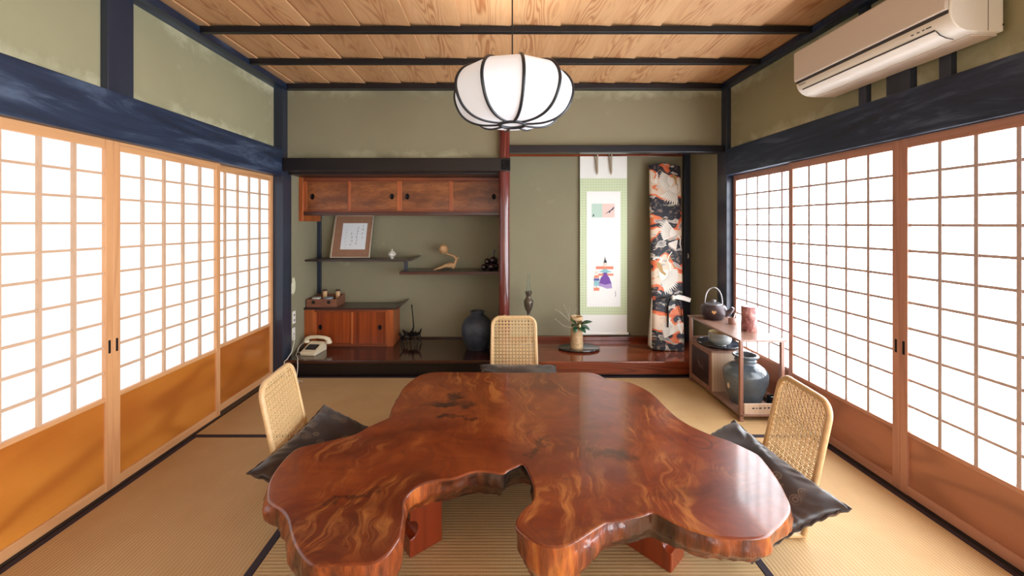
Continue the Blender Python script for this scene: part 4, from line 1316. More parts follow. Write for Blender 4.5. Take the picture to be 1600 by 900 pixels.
# tie band, bow and straps
vs = []
MB().tube([(-0.152, -0.02, 0.47), (-0.10, -0.052, 0.475), (0.0, -0.056, 0.478), (0.10, -0.053, 0.47), (0.152, -0.02, 0.462)], [0.010, 0.016, 0.014, 0.016, 0.010], 8, flat=0.5).build('tie_band', M['brocade_bag'], bag, smooth=60)
bow = MB().ball((0.03, -0.07, 0.475), 0.022, 12, 8, (1, 0.7, 1.1)).build('bow_knot', M['crane_white'], bag, smooth=60)
MB().prism([(0.03, 0.47), (0.06, 0.462), (0.11, 0.455), (0.175, 0.44), (0.188, 0.475), (0.12, 0.495), (0.07, 0.505), (0.03, 0.488)], -0.082, -0.072, lambda u, v, w: (u, w - 0.01 * math.sin(u * 18), v)).build('bow_loop', M['crane_white'], bag, smooth=60)
MB().tube([(0.03, -0.072, 0.48), (-0.03, -0.075, 0.47), (-0.08, -0.066, 0.45), (-0.10, -0.06, 0.43)], [0.008, 0.016, 0.014, 0.008], 10, flat=0.5).build('bow_loop', M['brocade_bag'], bag, smooth=60)
MB().tube([(0.0, -0.062, 0.465), (-0.02, -0.058, 0.40), (-0.018, -0.056, 0.30), (-0.022, -0.055, 0.205)], [0.012, 0.016, 0.017, 0.018], 8, flat=0.25).build('hanging_strap', M['strap_dark'], bag, smooth=60)
MB().tube([(0.07, -0.062, 0.455), (0.10, -0.056, 0.38), (0.115, -0.05, 0.29)], [0.008, 0.009, 0.009], 8, flat=0.3).build('hanging_strap', M['strap_dark'], bag, smooth=60)
MB().tube([(-0.148, -0.012, 0.46), (-0.158, -0.012, 0.3), (-0.168, -0.012, 0.12), (-0.172, -0.012, 0.04), (-0.155, -0.012, 0.012)], [0.006, 0.012, 0.020, 0.022, 0.012], 8, flat=0.8).build('open_seam', M['lining'], bag, smooth=60)
bag.location = (1.538, 3.655, 0.1250)
bag.rotation_euler = (-0.155, 0.046, 0)

# ------------------------------------------------------------------ framed calligraphy on the upper shelf
M['mount'] = plain('brown_mount', C(150, 110, 86), 0.75, var=0.1, nscale=30)
M['card'] = plain('pale_blue_paper', C(226, 232, 238), 0.8)
M['silver'] = plain('champagne_frame', C(216, 204, 184), 0.35, 0.5)
fr = thing('picture_frame', 'framed calligraphy on brown mount leaning on the upper shelf', 'picture', (-1.45, 3.83, 0.9475), local=True)
fw, fh = 0.385, 0.435
box('backing', M['black_plastic'], (-fw / 2, fw / 2, 0.004, 0.014, 0, fh), fr, 0)
box('mount', M['mount'], (-fw / 2 + 0.01, fw / 2 - 0.01, 0.000, 0.004, 0.01, fh - 0.01), fr, 0)
for a, b, c_, d_ in ((-fw / 2, -fw / 2 + 0.013, 0, fh), (fw / 2 - 0.013, fw / 2, 0, fh)):
    box('frame_bar', M['silver'], (a, b, -0.008, 0.0035, c_, d_), fr, 0.002)
box('frame_bar', M['silver'], (-fw / 2 + 0.013, fw / 2 - 0.013, -0.008, 0.0035, 0, 0.010), fr, 0.002)
box('frame_bar', M['silver'], (-fw / 2 + 0.013, fw / 2 - 0.013, -0.008, 0.0035, fh - 0.010, fh), fr, 0.002)
card = box('paper_card', M['card'], (-0.105, 0.135, -0.0018, -0.0002, 0.085, 0.352), fr, 0)
rnd = random.Random(11)
def brush(cx, cz, size):
    """a few joined brush strokes of running hand"""
    mb = MB()
    p = [(cx + rnd.uniform(-.5, .5) * size * 0.6, cz + size * 0.5)]
    for q in range(4):
        p.append((cx + rnd.uniform(-.55, .55) * size, cz + size * (0.5 - (q + 1) / 4) + rnd.uniform(-.08, .08) * size))
    poly = stroke(p, size * 0.09)
    mb.prism(poly, -0.0022, -0.0018, lambda u, v, w: (u, w, v))
    return mb
for cx, z0, z1, n, sz in ((0.098, 0.325, 0.205, 4, 0.022), (0.045, 0.30, 0.145, 6, 0.022), (-0.005, 0.245, 0.13, 4, 0.024), (-0.062, 0.285, 0.10, 7, 0.012)):
    for k in range(n):
        brush(cx, z0 + (z1 - z0) * k / (n - 1), sz).build('brush_mark', M['ink'], card)
fr.rotation_euler = (-0.31, 0, 0)
fr.location = (-1.45, 3.835, 0.9522)

# small lidded pot
M['porcelain'] = plain('grey_white_porcelain', C(222, 218, 206), 0.25, coat=0.4, var=0.12, nscale=45)
pot = thing('lidded_pot', 'tiny white porcelain pot with knobbed lid on the upper shelf', 'pot', (-1.045, 3.84, 0.947))
MB().lathe([(0.0, 0.0), (0.016, 0.0), (0.017, 0.006), (0.013, 0.012), (0.028, 0.022), (0.037, 0.036), (0.037, 0.048), (0.030, 0.058), (0.024, 0.060), (0.0, 0.060)], 28, (-1.045, 3.84, 0.9472)).build('body', M['porcelain'], pot, smooth=45)
lid = MB().lathe([(0.0, 0.060), (0.027, 0.060), (0.025, 0.066), (0.014, 0.073), (0.004, 0.076), (0.0, 0.076)], 28, (-1.045, 3.84, 0.9472)).build('lid', M['porcelain'], pot, smooth=45)
MB().lathe([(0.0, 0.075), (0.004, 0.075), (0.007, 0.082), (0.006, 0.088), (0.002, 0.094), (0.0, 0.095)], 16, (-1.045, 3.84, 0.9472)).build('knob', M['porcelain'], lid, smooth=45)

# driftwood carving
M['driftwood'] = wood('pale_driftwood', C(176, 132, 86), C(212, 170, 122), C(130, 90, 54), 'X', 20, 3, 30, 0.5, 0.1, 0.3, 0.3)
dz = 0.8375
dr = thing('driftwood_ornament', 'pale twisted driftwood ornament with a round burl on the lower shelf', 'ornament', (-0.50, 3.83, dz))
MB().tube([(-0.64, 3.81, dz + 0.005), (-0.61, 3.81, dz + 0.012), (-0.57, 3.815, dz + 0.024), (-0.53, 3.82, dz + 0.042), (-0.49, 3.825, dz + 0.048), (-0.455, 3.83, dz + 0.042), (-0.435, 3.83, dz + 0.03)],
          [0.004, 0.007, 0.011, 0.016, 0.024, 0.026, 0.014], 12).build('root', M['driftwood'], dr, smooth=70)
MB().tube([(-0.465, 3.828, dz + 0.026), (-0.45, 3.828, dz + 0.04), (-0.432, 3.828, dz + 0.075), (-0.425, 3.828, dz + 0.105), (-0.44, 3.825, dz + 0.13), (-0.47, 3.82, dz + 0.145), (-0.51, 3.82, dz + 0.157), (-0.535, 3.82, dz + 0.17)],
          [0.022, 0.020, 0.013, 0.013, 0.012, 0.009, 0.009, 0.010], 12).build('branch', M['driftwood'], dr, smooth=70)
MB().tube([(-0.425, 3.828, dz + 0.10), (-0.41, 3.83, dz + 0.115), (-0.402, 3.83, dz + 0.125)], [0.012, 0.009, 0.004], 10).build('twig', M['driftwood'], dr, smooth=70)
MB().ball((-0.545, 3.815, dz + 0.203), 0.045, 24, 16, (0.95, 0.85, 1.0), 0.22, 3).build('burl', M['driftwood'], dr, smooth=80)

# dark glass grapes
M['grape'] = plain('dark_purple_glass', C(40, 18, 30), 0.15, coat=0.6)
gr_ = thing('glass_grapes', 'bunch of dark purple glass grapes at the end of the lower shelf', 'ornament', (-0.09, 3.85, dz))
for x_, y_, z_, r_ in ((-0.155, 3.81, 0.031, 0.030), (-0.10, 3.86, 0.032, 0.031), (-0.085, 3.79, 0.037, 0.036), (-0.045, 3.84, 0.034, 0.033), (-0.125, 3.83, 0.082, 0.031), (-0.07, 3.81, 0.098, 0.034), (-0.055, 3.85, 0.088, 0.030)):
    MB().ball((x_, y_, dz + z_), r_, 18, 12, (1, 1, 1.02)).build('grape', M['grape'], gr_, smooth=80)
MB().tube([(-0.068, 3.815, dz + 0.125), (-0.066, 3.815, dz + 0.155), (-0.06, 3.815, dz + 0.18), (-0.064, 3.815, dz + 0.195)], [0.009, 0.007, 0.010, 0.006], 10).build('stem', M['grape'], gr_, smooth=70)

# ------------------------------------------------------------------ on the lower cabinet: drawer box and its contents
M['box_wood'] = wood('red_brown_box', C(110, 66, 48), C(138, 88, 66), C(80, 44, 32), 'X', 14, 1, 30, 0.4, 0.1, 0.3, 0.3)
zb = 0.5005
bx = thing('drawer_box', 'small brown two-drawer wooden box on the low cabinet', 'box', (-1.67, 3.83, zb))
x0, x1, y0, y1, hh = -1.815, -1.530, 3.722, 3.925, 0.076
box('bottom', M['box_wood'], (x0, x1, y0, y1, zb, zb + 0.008), bx, 0.001)
box('side', M['box_wood'], (x0, x0 + 0.008, y0 + 0.008, y1, zb + 0.008, zb + hh), bx, 0.001)
MB().prism([(y0 + 0.008, zb + 0.008), (y1, zb + 0.008), (y1, zb + hh + 0.022), (y1 - 0.02, zb + hh + 0.022), (y0 + 0.008, zb + hh)], x1 - 0.008, x1, lambda u, v, w: (w, u, v)).build('side', M['box_wood'], bx, bevel=0.001)
box('back', M['box_wood'], (x0 + 0.008, x1 - 0.008, y1 - 0.008, y1, zb + 0.008, zb + hh + 0.015), bx, 0.001)
box('divider', M['box_wood'], (-1.676, -1.670, y0 + 0.008, y1 - 0.008, zb + 0.008, zb + hh - 0.01), bx, 0)
for a, b in ((x0, -1.6735), (-1.6725, x1)):
    d = box('drawer_front', M['box_wood'], (a, b, y0, y0 + 0.008, zb + 0.008, zb + hh), bx, 0.001)
    xc = (a + b) / 2 - 0.005
    pk = MB().lathe([(0, 0), (0.017, 0), (0.017, 0.0015), (0, 0.0015)], 20)
    pk.v = [Vector((xc + p.x, y0 + 0.0005 - p.z, zb + 0.048 + p.y)) for p in pk.v]
    pk.build('finger_hole', M['wire'], d)
M['canister'] = plain('pale_bamboo', C(208, 168, 124), 0.5, var=0.08)
M['canister_cap'] = plain('dark_brown_cap', C(74, 48, 38), 0.45)
for x_, lb in ((-1.702, 'pale bamboo canister with brown cap, left of the two in the drawer box'), (-1.575, 'pale bamboo canister with brown cap, right of the two in the drawer box')):
    k_ = thing('canister', lb, 'canister', (x_, 3.86, zb + 0.0085), group='bamboo canisters in the drawer box')
    MB().lathe([(0, 0), (0.020, 0), (0.021, 0.004), (0.021, 0.122), (0, 0.122)], 24, (x_, 3.86, zb + 0.0085)).build('tube', M['canister'], k_, smooth=40)
    MB().lathe([(0, 0.1222), (0.024, 0.1222), (0.024, 0.132), (0.010, 0.138), (0, 0.138)], 24, (x_, 3.86, zb + 0.0085)).build('cap', M['canister_cap'], k_, smooth=40)
M['tin_blue'] = plain('blue_grey_tin', C(150, 170, 186), 0.35, 0.3)
M['tin_white'] = plain('white_tin', C(214, 212, 206), 0.35, 0.2)
for x_, mt, lb in ((-1.745, 'tin_white', 'round white tin in the left half of the drawer box'), (-1.628, 'tin_blue', 'round blue-grey tin in the right half of the drawer box')):
    k_ = thing('round_tin', lb, 'tin', (x_, 3.775, zb + 0.0085))
    MB().lathe([(0, 0), (0.038, 0), (0.040, 0.004), (0.040, 0.066), (0, 0.066)], 28, (x_, 3.777, zb + 0.0085)).build('body', M[mt], k_, smooth=40)
    MB().lathe([(0, 0.066), (0.042, 0.066), (0.042, 0.075), (0.036, 0.078), (0.028, 0.076), (0, 0.076)], 28, (x_, 3.777, zb + 0.0085)).build('lid', M[mt], k_, smooth=40)

# ------------------------------------------------------------------ telephone, sockets and cords
ph = thing('telephone', 'cream push-button telephone on the shelf alcove floor', 'telephone', (-1.665, 3.55, 0.1355), -0.12, local=True)
MB().prism([(-0.095, 0.0), (0.095, 0.0), (0.095, 0.075), (0.055, 0.082), (0.03, 0.070), (-0.088, 0.030), (-0.095, 0.024)], -0.070, 0.070, lambda u, v, w: (w, u, v)).build('base', M['cream'], ph, bevel=0.006, segs=3)
key_rot = Matrix.Rotation(math.atan2(0.040, 0.118), 3, 'X')
kp = MB().obox((0.0, -0.022, 0.0545), (0.098, 0.075, 0.004), key_rot).build('keypad', M['black_plastic'], ph, bevel=0.001)
for i in range(4):
    for j in range(3):
        q = Vector((-0.026 + j * 0.026, -0.024 + i * 0.016, 0.0032))
        MB().obox(Vector((0, -0.022, 0.0545)) + key_rot @ q, (0.016, 0.010, 0.0035), key_rot).build('key', M['dark_slot'], kp, bevel=0.001)
hs = MB().tube([(-0.118, 0.062, 0.078), (-0.105, 0.062, 0.100), (-0.07, 0.062, 0.116), (0.0, 0.062, 0.122), (0.07, 0.062, 0.116), (0.105, 0.062, 0.100), (0.118, 0.062, 0.078)],
               [0.018, 0.022, 0.018, 0.0165, 0.018, 0.022, 0.018], 14, flat=0.9).build('handset', M['cream'], ph, smooth=60)
for s_ in (-1, 1):
    MB().lathe([(0, 0), (0.026, 0), (0.027, 0.012), (0.022, 0.020), (0, 0.020)], 22, (s_ * 0.108, 0.062, 0.068)).build('earpiece', M['cream'], hs, smooth=45)
curl = []
for k in range(90):
    a = k * 1.1
    u = k / 89
    cx = -0.125 - 0.018 * math.sin(u * PI)
    cz = 0.07 - 0.058 * u
    curl.append((cx + 0.005 * math.cos(a), 0.05 - 0.09 * u + 0.005 * math.sin(a), cz))
MB().tube(curl, 0.0022, 6).build('coiled_cord', M['cord_white'], ph, smooth=70)
def sockets(label, z0, z1, y, name):
    s_ = thing(name, label, 'socket', (-1.829, y, z0))
    box('plate', M['white_plastic2'], (-1.8298, -1.822, y - 0.022, y + 0.022, z0, z1), s_, 0.002)
    return s_
s_ = sockets('white double wall socket above the telephone', 0.40, 0.51, 3.52, 'wall_socket')
for z_ in (0.43, 0.475):
    box('outlet', M['dark_slot'], (-1.823, -1.8215, 3.512, 3.528, z_ - 0.009, z_ + 0.009), s_, 0)
s_ = sockets('white telephone jack plate under the double socket', 0.255, 0.365, 3.515, 'telephone_jack')
box('outlet', M['dark_slot'], (-1.823, -1.8215, 3.509, 3.521, 0.305, 0.318), s_, 0)
def to_phone(P):
    R3 = Matrix.Rotation(0.12, 3, 'Z')
    return [R3 @ (Vector(p) - Vector((-1.665, 3.55, 0.1355))) for p in P]
MB().tube(to_phone([(-1.8185, 3.515, 0.31), (-1.808, 3.50, 0.30), (-1.80, 3.47, 0.24), (-1.795, 3.42, 0.175), (-1.80, 3.36, 0.1395), (-1.81, 3.333, 0.128), (-1.805, 3.328, 0.09), (-1.79, 3.325, 0.02), (-1.75, 3.30, 0.006), (-1.60, 3.22, 0.006)]), 0.0035, 8).build('line_cord', M['cord_white'], ph, smooth=70)
MB().tube(to_phone([(-1.735, 3.60, 0.145), (-1.775, 3.55, 0.14), (-1.795, 3.50, 0.146), (-1.775, 3.455, 0.14), (-1.745, 3.42, 0.1395), (-1.715, 3.37, 0.1395), (-1.70, 3.335, 0.132), (-1.695, 3.330, 0.09), (-1.70, 3.328, 0.03), (-1.69, 3.30, 0.006), (-1.62, 3.20, 0.006)]), 0.0035, 8).build('line_cord', M['cord_white'], ph, smooth=70)

# ------------------------------------------------------------------ iron creature ornament
ir = thing('iron_ornament', 'black wrought-iron crawling creature with a tall upright feeler', 'ornament', (-0.85, 3.83, 0.135))
iz = 0.1352
MB().ball((-0.85, 3.83, iz + 0.085), 0.030, 14, 10, (1.7, 1.0, 0.7), 0.3, 1).build('body', M['iron'], ir, smooth=70)
MB().tube([(-0.83, 3.83, iz + 0.085), (-0.80, 3.83, iz + 0.085), (-0.775, 3.825, iz + 0.10), (-0.765, 3.82, iz + 0.125), (-0.76, 3.82, iz + 0.145)], [0.018, 0.014, 0.010, 0.008, 0.003], 8).build('tail', M['iron'], ir, smooth=70)
MB().tube([(-0.86, 3.83, iz + 0.09), (-0.845, 3.83, iz + 0.12), (-0.835, 3.828, iz + 0.16), (-0.842, 3.826, iz + 0.25), (-0.85, 3.825, iz + 0.33), (-0.853, 3.825, iz + 0.37)], [0.012, 0.009, 0.006, 0.005, 0.0045, 0.006], 8).build('upright_feeler', M['iron'], ir, smooth=70)
for i, (a, L_) in enumerate(((0.4, 0.085), (1.1, 0.08), (1.9, 0.08), (2.7, 0.10), (-0.4, 0.085), (-1.1, 0.085), (-1.9, 0.09), (-2.7, 0.10))):
    cx, cy = -0.85 + 0.03 * math.cos(a), 3.83 + 0.02 * math.sin(a)
    ex, ey = -0.85 + L_ * 1.1 * math.cos(a), 3.83 + L_ * 0.9 * math.sin(a)
    mx, my = (cx + ex) / 2, (cy + ey) / 2
    MB().tube([(cx, cy, iz + 0.08), (mx, my, iz + 0.10), ((mx + ex) / 2, (my + ey) / 2, iz + 0.07), (ex, ey, iz + 0.004)], [0.006, 0.006, 0.005, 0.003], 7).build('leg', M['iron'], ir, smooth=70)
for s_ in (-1, 1):
    MB().tube([(-0.885, 3.83 + s_ * 0.012, iz + 0.085), (-0.93, 3.83 + s_ * 0.05, iz + 0.075), (-0.945, 3.83 + s_ * 0.07, iz + 0.095), (-0.955, 3.83 + s_ * 0.06, iz + 0.115)], [0.007, 0.007, 0.012, 0.003], 8).build('claw', M['iron'], ir, smooth=70)

# ------------------------------------------------------------------ black jar in the shelf alcove
t = NT('matt_black_ceramic')
v = t.coord()
sp = t.n('ShaderNodeSeparateXYZ')
t.l(v, sp.inputs[0])
rg = t.math('MULTIPLY_ADD', t.math('SINE', t.math('MULTIPLY', sp.outputs[2], 520)), 0.5, 0.5)
n_ = t.noise(v, 14, 4, 0.6)
t.base(t.ramp(n_, [(0.3, C(46, 52, 62)), (0.7, C(74, 82, 94))]))
t.set(Roughness=0.42)
t.bump(rg, 0.22, 0.002)
M['black_ceramic'] = t.m
jar = thing('ceramic_jar', 'round matt black ceramic jar standing beside the log post', 'jar', (-0.215, 3.69, 0.135))
pr = [(0.0, 0.0), (0.085, 0.0), (0.095, 0.010), (0.122, 0.06), (0.140, 0.115), (0.146, 0.165), (0.140, 0.215), (0.118, 0.258), (0.085, 0.290), (0.064, 0.304), (0.058, 0.312), (0.060, 0.322), (0.068, 0.330), (0.068, 0.336), (0.060, 0.338), (0.050, 0.330), (0.046, 0.31), (0.05, 0.29), (0.0, 0.28)]
MB().lathe([tuple(q) for q in dense(pr, 3)], 48, (-0.215, 3.69, 0.1352)).build('jar_body', M['black_ceramic'], jar, smooth=50)
MB().tube([(-0.215 + 0.0635 * math.cos(2 * PI * k / 40), 3.69 + 0.0635 * math.sin(2 * PI * k / 40), 0.1352 + 0.334) for k in range(40)], 0.0055, 8, closed=True).build('rim', M['black_ceramic'], jar, smooth=60)

# ------------------------------------------------------------------ oil lamp on a tall stem
M['bronze'] = plain('aged_bronze', C(112, 102, 92), 0.32, 0.75, var=0.2, nscale=40)
t = NT('clear_chimney_glass')
t.base((0.92, 0.96, 0.98, 1))
t.set(Roughness=0.03, Transmission_Weight=1.0, IOR=1.12)
M['glass'] = t.m
lx, ly, lz = 0.265, 3.76, 0.1243
ol = thing('oil_lamp', 'tall bronze oil lamp with clear glass chimney behind the far chair', 'lamp', (lx, ly, lz))
MB().lathe([(0, 0), (0.075, 0), (0.075, 0.008), (0.05, 0.018), (0.022, 0.028), (0.012, 0.05), (0, 0.05)], 30, (lx, ly, lz)).build('foot', M['bronze'], ol, smooth=45)
MB().lathe([(0, 0.048), (0.010, 0.048), (0.0085, 0.10), (0.0085, 0.19), (0.010, 0.27), (0.014, 0.30), (0.012, 0.305), (0, 0.305)], 20, (lx, ly, lz)).build('stem', M['bronze'], ol, smooth=45)
MB().lathe([tuple(q) for q in dense([(0, 0.303), (0.014, 0.305), (0.016, 0.325), (0.030, 0.350), (0.041, 0.385), (0.044, 0.415), (0.042, 0.432), (0.030, 0.452), (0.022, 0.470), (0.024, 0.480), (0.0, 0.481)], 3)], 32, (lx, ly, lz)).build('font', M['bronze'], ol, smooth=50)
MB().tube([(lx + 0.0435 * math.cos(2 * PI * k / 32), ly + 0.0435 * math.sin(2 * PI * k / 32), lz + 0.428) for k in range(32)], 0.0035, 6, closed=True).build('font_band', M['bronze'], ol, smooth=60)
gal = MB().lathe([(0, 0.480), (0.024, 0.480), (0.028, 0.495), (0.034, 0.512), (0.031, 0.514), (0.024, 0.500), (0.018, 0.52), (0, 0.52)], 28, (lx, ly, lz)).build('gallery', M['bronze'], ol, smooth=45)
for k in range(14):
    a = 2 * PI * k / 14
    MB().box(-0.003, 0.003, -0.001, 0.001, 0, 0.014).build('prong', M['bronze'], None)
    pr_ = COL.objects[-1]
    pr_.parent = gal
    pr_.location = (0.032 * math.cos(a), 0.032 * math.sin(a), 0.508)
    pr_.rotation_euler = (0, 0, a + PI / 2)
MB().lathe([(0.019, 0.515), (0.021, 0.535), (0.020, 0.55), (0.0135, 0.575), (0.011, 0.62), (0.0105, 0.685), (0.009, 0.685), (0.0095, 0.62), (0.012, 0.575), (0.0185, 0.55), (0.0195, 0.535), (0.0175, 0.515)], 24, (lx, ly, lz)).build('chimney', M['glass'], ol, smooth=60)

# ------------------------------------------------------------------ flower vase on a black tray
M['lacquer'] = plain('black_lacquer', C(18, 18, 22), 0.16, coat=0.6)
vx, vy = 0.705, 3.685
tr_ = MB().lathe([(0, 0), (0.85, 0), (0.97, 0.006), (1.0, 0.013), (0.985, 0.018), (0.93, 0.014), (0, 0.013)], 48, (0.725, 3.68, 0.1243))
tr_.v = [Vector((0.725 + (p.x - 0.725) * 0.192, 3.68 + (p.y - 3.68) * 0.125, p.z)) for p in tr_.v]
tr_o = tr_.build('lacquer_tray', M['lacquer'], None, org=(0.725, 3.68, 0.1243), smooth=45)
tag(tr_o, 'oval black lacquer tray under the flower vase', 'tray')
M['bamboo'] = wood('pale_wrapped_bamboo', C(196, 158, 112), C(226, 194, 150), C(150, 110, 70), 'X', 30, 6, 40, 0.45, 0.1, 0.5, 0.2)
zv = 0.1377
vas = thing('bamboo_vase', 'pale bamboo cylinder vase with camellia leaves and bare twigs', 'vase', (vx, vy, zv))
pr = [(0, 0), (0.058, 0), (0.059, 0.004)]
for k in range(1, 12):
    pr.append((0.059 - 0.006 * k / 12 + (0.0015 if k % 3 == 0 else 0), 0.19 * k / 12))
pr += [(0.053, 0.19), (0.046, 0.19), (0.046, 0.02), (0, 0.02)]
MB().lathe(pr, 36, (vx, vy, zv)).build('lower_tube', M['bamboo'], vas, smooth=40)
# cut-out opening: only the back half carries on up to the mouth
vs, fs = [], []
for i, z_ in enumerate((0.19, 0.26)):
    for rr in (0.052, 0.046):
        for k in range(19):
            a = PI * k / 18 * 1.1 - 0.05 * PI
            vs.append((vx + rr * math.cos(a), vy + rr * math.sin(a), zv + z_))
n = 19
for k in range(n - 1):
    fs += [(k, k + 1, 2 * n + k + 1, 2 * n + k), (n + k, 3 * n + k, 3 * n + k + 1, n + k + 1)]
fs += [(0, 2 * n, 3 * n, n), (n - 1, 2 * n - 1, 4 * n - 1, 3 * n - 1)]
MB().add(vs, fs).build('back_wall', M['bamboo'], vas, smooth=40)
rp = [(0.052, 0.258), (0.056, 0.262), (0.057, 0.285), (0.053, 0.289), (0.046, 0.287), (0.044, 0.262), (0.052, 0.258)]
MB().lathe(rp[:-1], 32, (vx, vy, zv)).build('mouth_ring', M['bamboo'], vas, smooth=40)
M['leaf'] = plain('camellia_leaf', C(44, 84, 54), 0.25, coat=0.3, var=0.25, nscale=20)
M['twig'] = plain('bare_twig', C(190, 178, 160), 0.7)
M['bud'] = plain('pale_bud', C(226, 226, 180), 0.5)
fl = thing('flower_arrangement', 'camellia leaves and bare pale twigs arranged in the bamboo vase', 'plant', (vx, vy, zv + 0.19))
def leaf(p, d, up, L_, W_):
    d = Vector(d).normalized()
    s_ = d.cross(Vector(up)).normalized()
    u_ = s_.cross(d).normalized()
    vs, fs = [], []
    for i in range(7):
        t_ = i / 6
        w_ = W_ * math.sin(PI * min(1, t_ * 0.97 + 0.03)) ** 0.8
        for j in (-1, 0, 1):
            q = Vector(p) + d * (L_ * t_) + s_ * (w_ * j) + u_ * (0.25 * w_ * abs(j) - 0.25 * L_ * t_ * t_)
            vs.append(q)
    for i in range(6):
        for j in range(2):
            fs.append((i * 3 + j, i * 3 + j + 1, (i + 1) * 3 + j + 1, (i + 1) * 3 + j))
    o = MB().add(vs, fs).build('leaf', M['leaf'], fl, smooth=80)
    md = o.modifiers.new('thick', 'SOLIDIFY'); md.thickness = 0.0008
    return o
zf = zv + 0.205
for p, d, L_, W_ in (((vx + 0.0, vy - 0.05, zf), (-0.5, -0.5, 0.35), 0.09, 0.028), ((vx - 0.01, vy - 0.045, zf + 0.01), (-0.6, -0.3, 0.9), 0.085, 0.027),
                     ((vx + 0.01, vy - 0.05, zf), (0.5, -0.6, -0.25), 0.085, 0.027), ((vx + 0.03, vy - 0.05, zf + 0.01), (0.9, -0.3, -0.2), 0.085, 0.028),
                     ((vx + 0.03, vy - 0.045, zf + 0.02), (0.9, -0.25, 0.5), 0.105, 0.026), ((vx - 0.02, vy - 0.05, zf + 0.0), (-0.2, -0.6, -0.6), 0.06, 0.022), ((vx, vy - 0.045, zf + 0.01), (0.2, -0.5, 0.7), 0.06, 0.022)):
    leaf(p, d, (0, -0.4, 1), L_, W_)
MB().ball((vx + 0.012, vy - 0.085, zf + 0.016), 0.013, 12, 8, (0.9, 0.9, 1.2)).build('bud', M['bud'], fl, smooth=70)
def twig(pts, r0):
    n_ = len(pts)
    MB().tube(pts, [r0 * (1 - 0.7 * i / (n_ - 1)) for i in range(n_)], 6).build('twig', M['twig'], fl, smooth=70)
B0 = (vx - 0.01, vy - 0.04, zv + 0.19)
twig([B0, (vx - 0.06, vy - 0.05, zv + 0.245), (vx - 0.12, vy - 0.05, zv + 0.30), (vx - 0.17, vy - 0.05, zv + 0.345), (vx - 0.20, vy - 0.05, zv + 0.36)], 0.0032)
twig([(vx - 0.06, vy - 0.05, zv + 0.245), (vx - 0.085, vy - 0.055, zv + 0.30), (vx - 0.10, vy - 0.06, zv + 0.35), (vx - 0.125, vy - 0.06, zv + 0.40)], 0.0024)
twig([(vx - 0.085, vy - 0.055, zv + 0.30), (vx - 0.075, vy - 0.06, zv + 0.35), (vx - 0.08, vy - 0.06, zv + 0.385)], 0.0018)
twig([(vx - 0.12, vy - 0.05, zv + 0.30), (vx - 0.15, vy - 0.05, zv + 0.33), (vx - 0.17, vy - 0.05, zv + 0.385)], 0.0018)
twig([B0, (vx - 0.07, vy - 0.06, zv + 0.20), (vx - 0.13, vy - 0.06, zv + 0.215), (vx - 0.17, vy - 0.06, zv + 0.25), (vx - 0.205, vy - 0.06, zv + 0.275)], 0.003)
twig([(vx - 0.0, vy - 0.04, zv + 0.20), (vx - 0.02, vy - 0.05, zv + 0.27), (vx - 0.028, vy - 0.05, zv + 0.33), (vx - 0.015, vy - 0.05, zv + 0.37)], 0.0024)
twig([(vx - 0.02, vy - 0.05, zv + 0.27), (vx - 0.04, vy - 0.05, zv + 0.31), (vx - 0.045, vy - 0.05, zv + 0.345)], 0.0016)
for p in ((vx - 0.20, vy - 0.05, zv + 0.36), (vx - 0.205, vy - 0.06, zv + 0.275), (vx - 0.125, vy - 0.06, zv + 0.40), (vx - 0.015, vy - 0.05, zv + 0.37)):
    MB().ball(p, 0.004, 8, 6).build('twig_bud', M['twig'], fl, smooth=70)

# ------------------------------------------------------------------ low shelf stand by the right screens
M['stand'] = wood('brown_tea_stand', C(126, 92, 78), C(158, 122, 104), C(92, 62, 50), 'Y', 12, 0.8, 36, 0.35, 0.2, 0.35, 0.3)
M['stand_v'] = wood('brown_tea_stand_post', C(126, 84, 68), C(156, 110, 90), C(92, 58, 46), 'Z', 12, 0.8, 36, 0.35, 0.2, 0.35, 0.3)
M['pale_wood'] = wood('pale_cabinet_side', C(186, 160, 138), C(208, 184, 160), C(160, 130, 106), 'Z', 16, 0.5, 30, 0.45, 0.0, 0.35, 0.3)
M['carved'] = plain('dark_carved_panel', C(48, 34, 36), 0.4, var=0.3, nscale=30)
ax0, ax1, ay0, ay1 = 1.553, 1.842, 2.58, 3.28
ts = thing('tea_stand', 'brown open tea shelf stand beside the right paper screens', 'shelf', ((ax0 + ax1) / 2, 2.93, 0))
box('top_shelf', M['stand'], (ax0 - 0.008, ax1 + 0.008, ay0 - 0.012, ay1 + 0.012, 0.516, 0.530), ts, 0.003)
box('bottom_shelf', M['stand'], (ax0, ax1, ay0, ay1, 0.030, 0.044), ts, 0.003)
for x_ in (ax0, ax1 - 0.022):
    for y_ in (ay0, ay1 - 0.022):
        box('post', M['stand_v'], (x_, x_ + 0.022, y_, y_ + 0.022, 0.012, 0.516), ts, 0.003)
        box('foot', M['stand_v'], (x_ - 0.004, x_ + 0.026, y_ - 0.004, y_ + 0.026, 0.0015, 0.013), ts, 0.003)
box('apron', M['stand'], (ax0 + 0.022, ax1 - 0.022, ay1 - 0.018, ay1 - 0.006, 0.345, 0.362), ts, 0.002)
tb = MB().box(ax0 + 0.003, ax1 - 0.003, 2.93, ay1 - 0.024, 0.045, 0.332).build('cupboard', M['pale_wood'], ts, bevel=0.002)
box('cupboard_top', M['stand'], (ax0 - 0.002, ax1 + 0.0, 2.922, ay1 - 0.023, 0.332, 0.342), ts, 0.002)
dd = box('cupboard_door', M['carved'], (ax0 - 0.0005, ax0 + 0.006, 2.962, ay1 - 0.05, 0.072, 0.308), ts, 0.001)
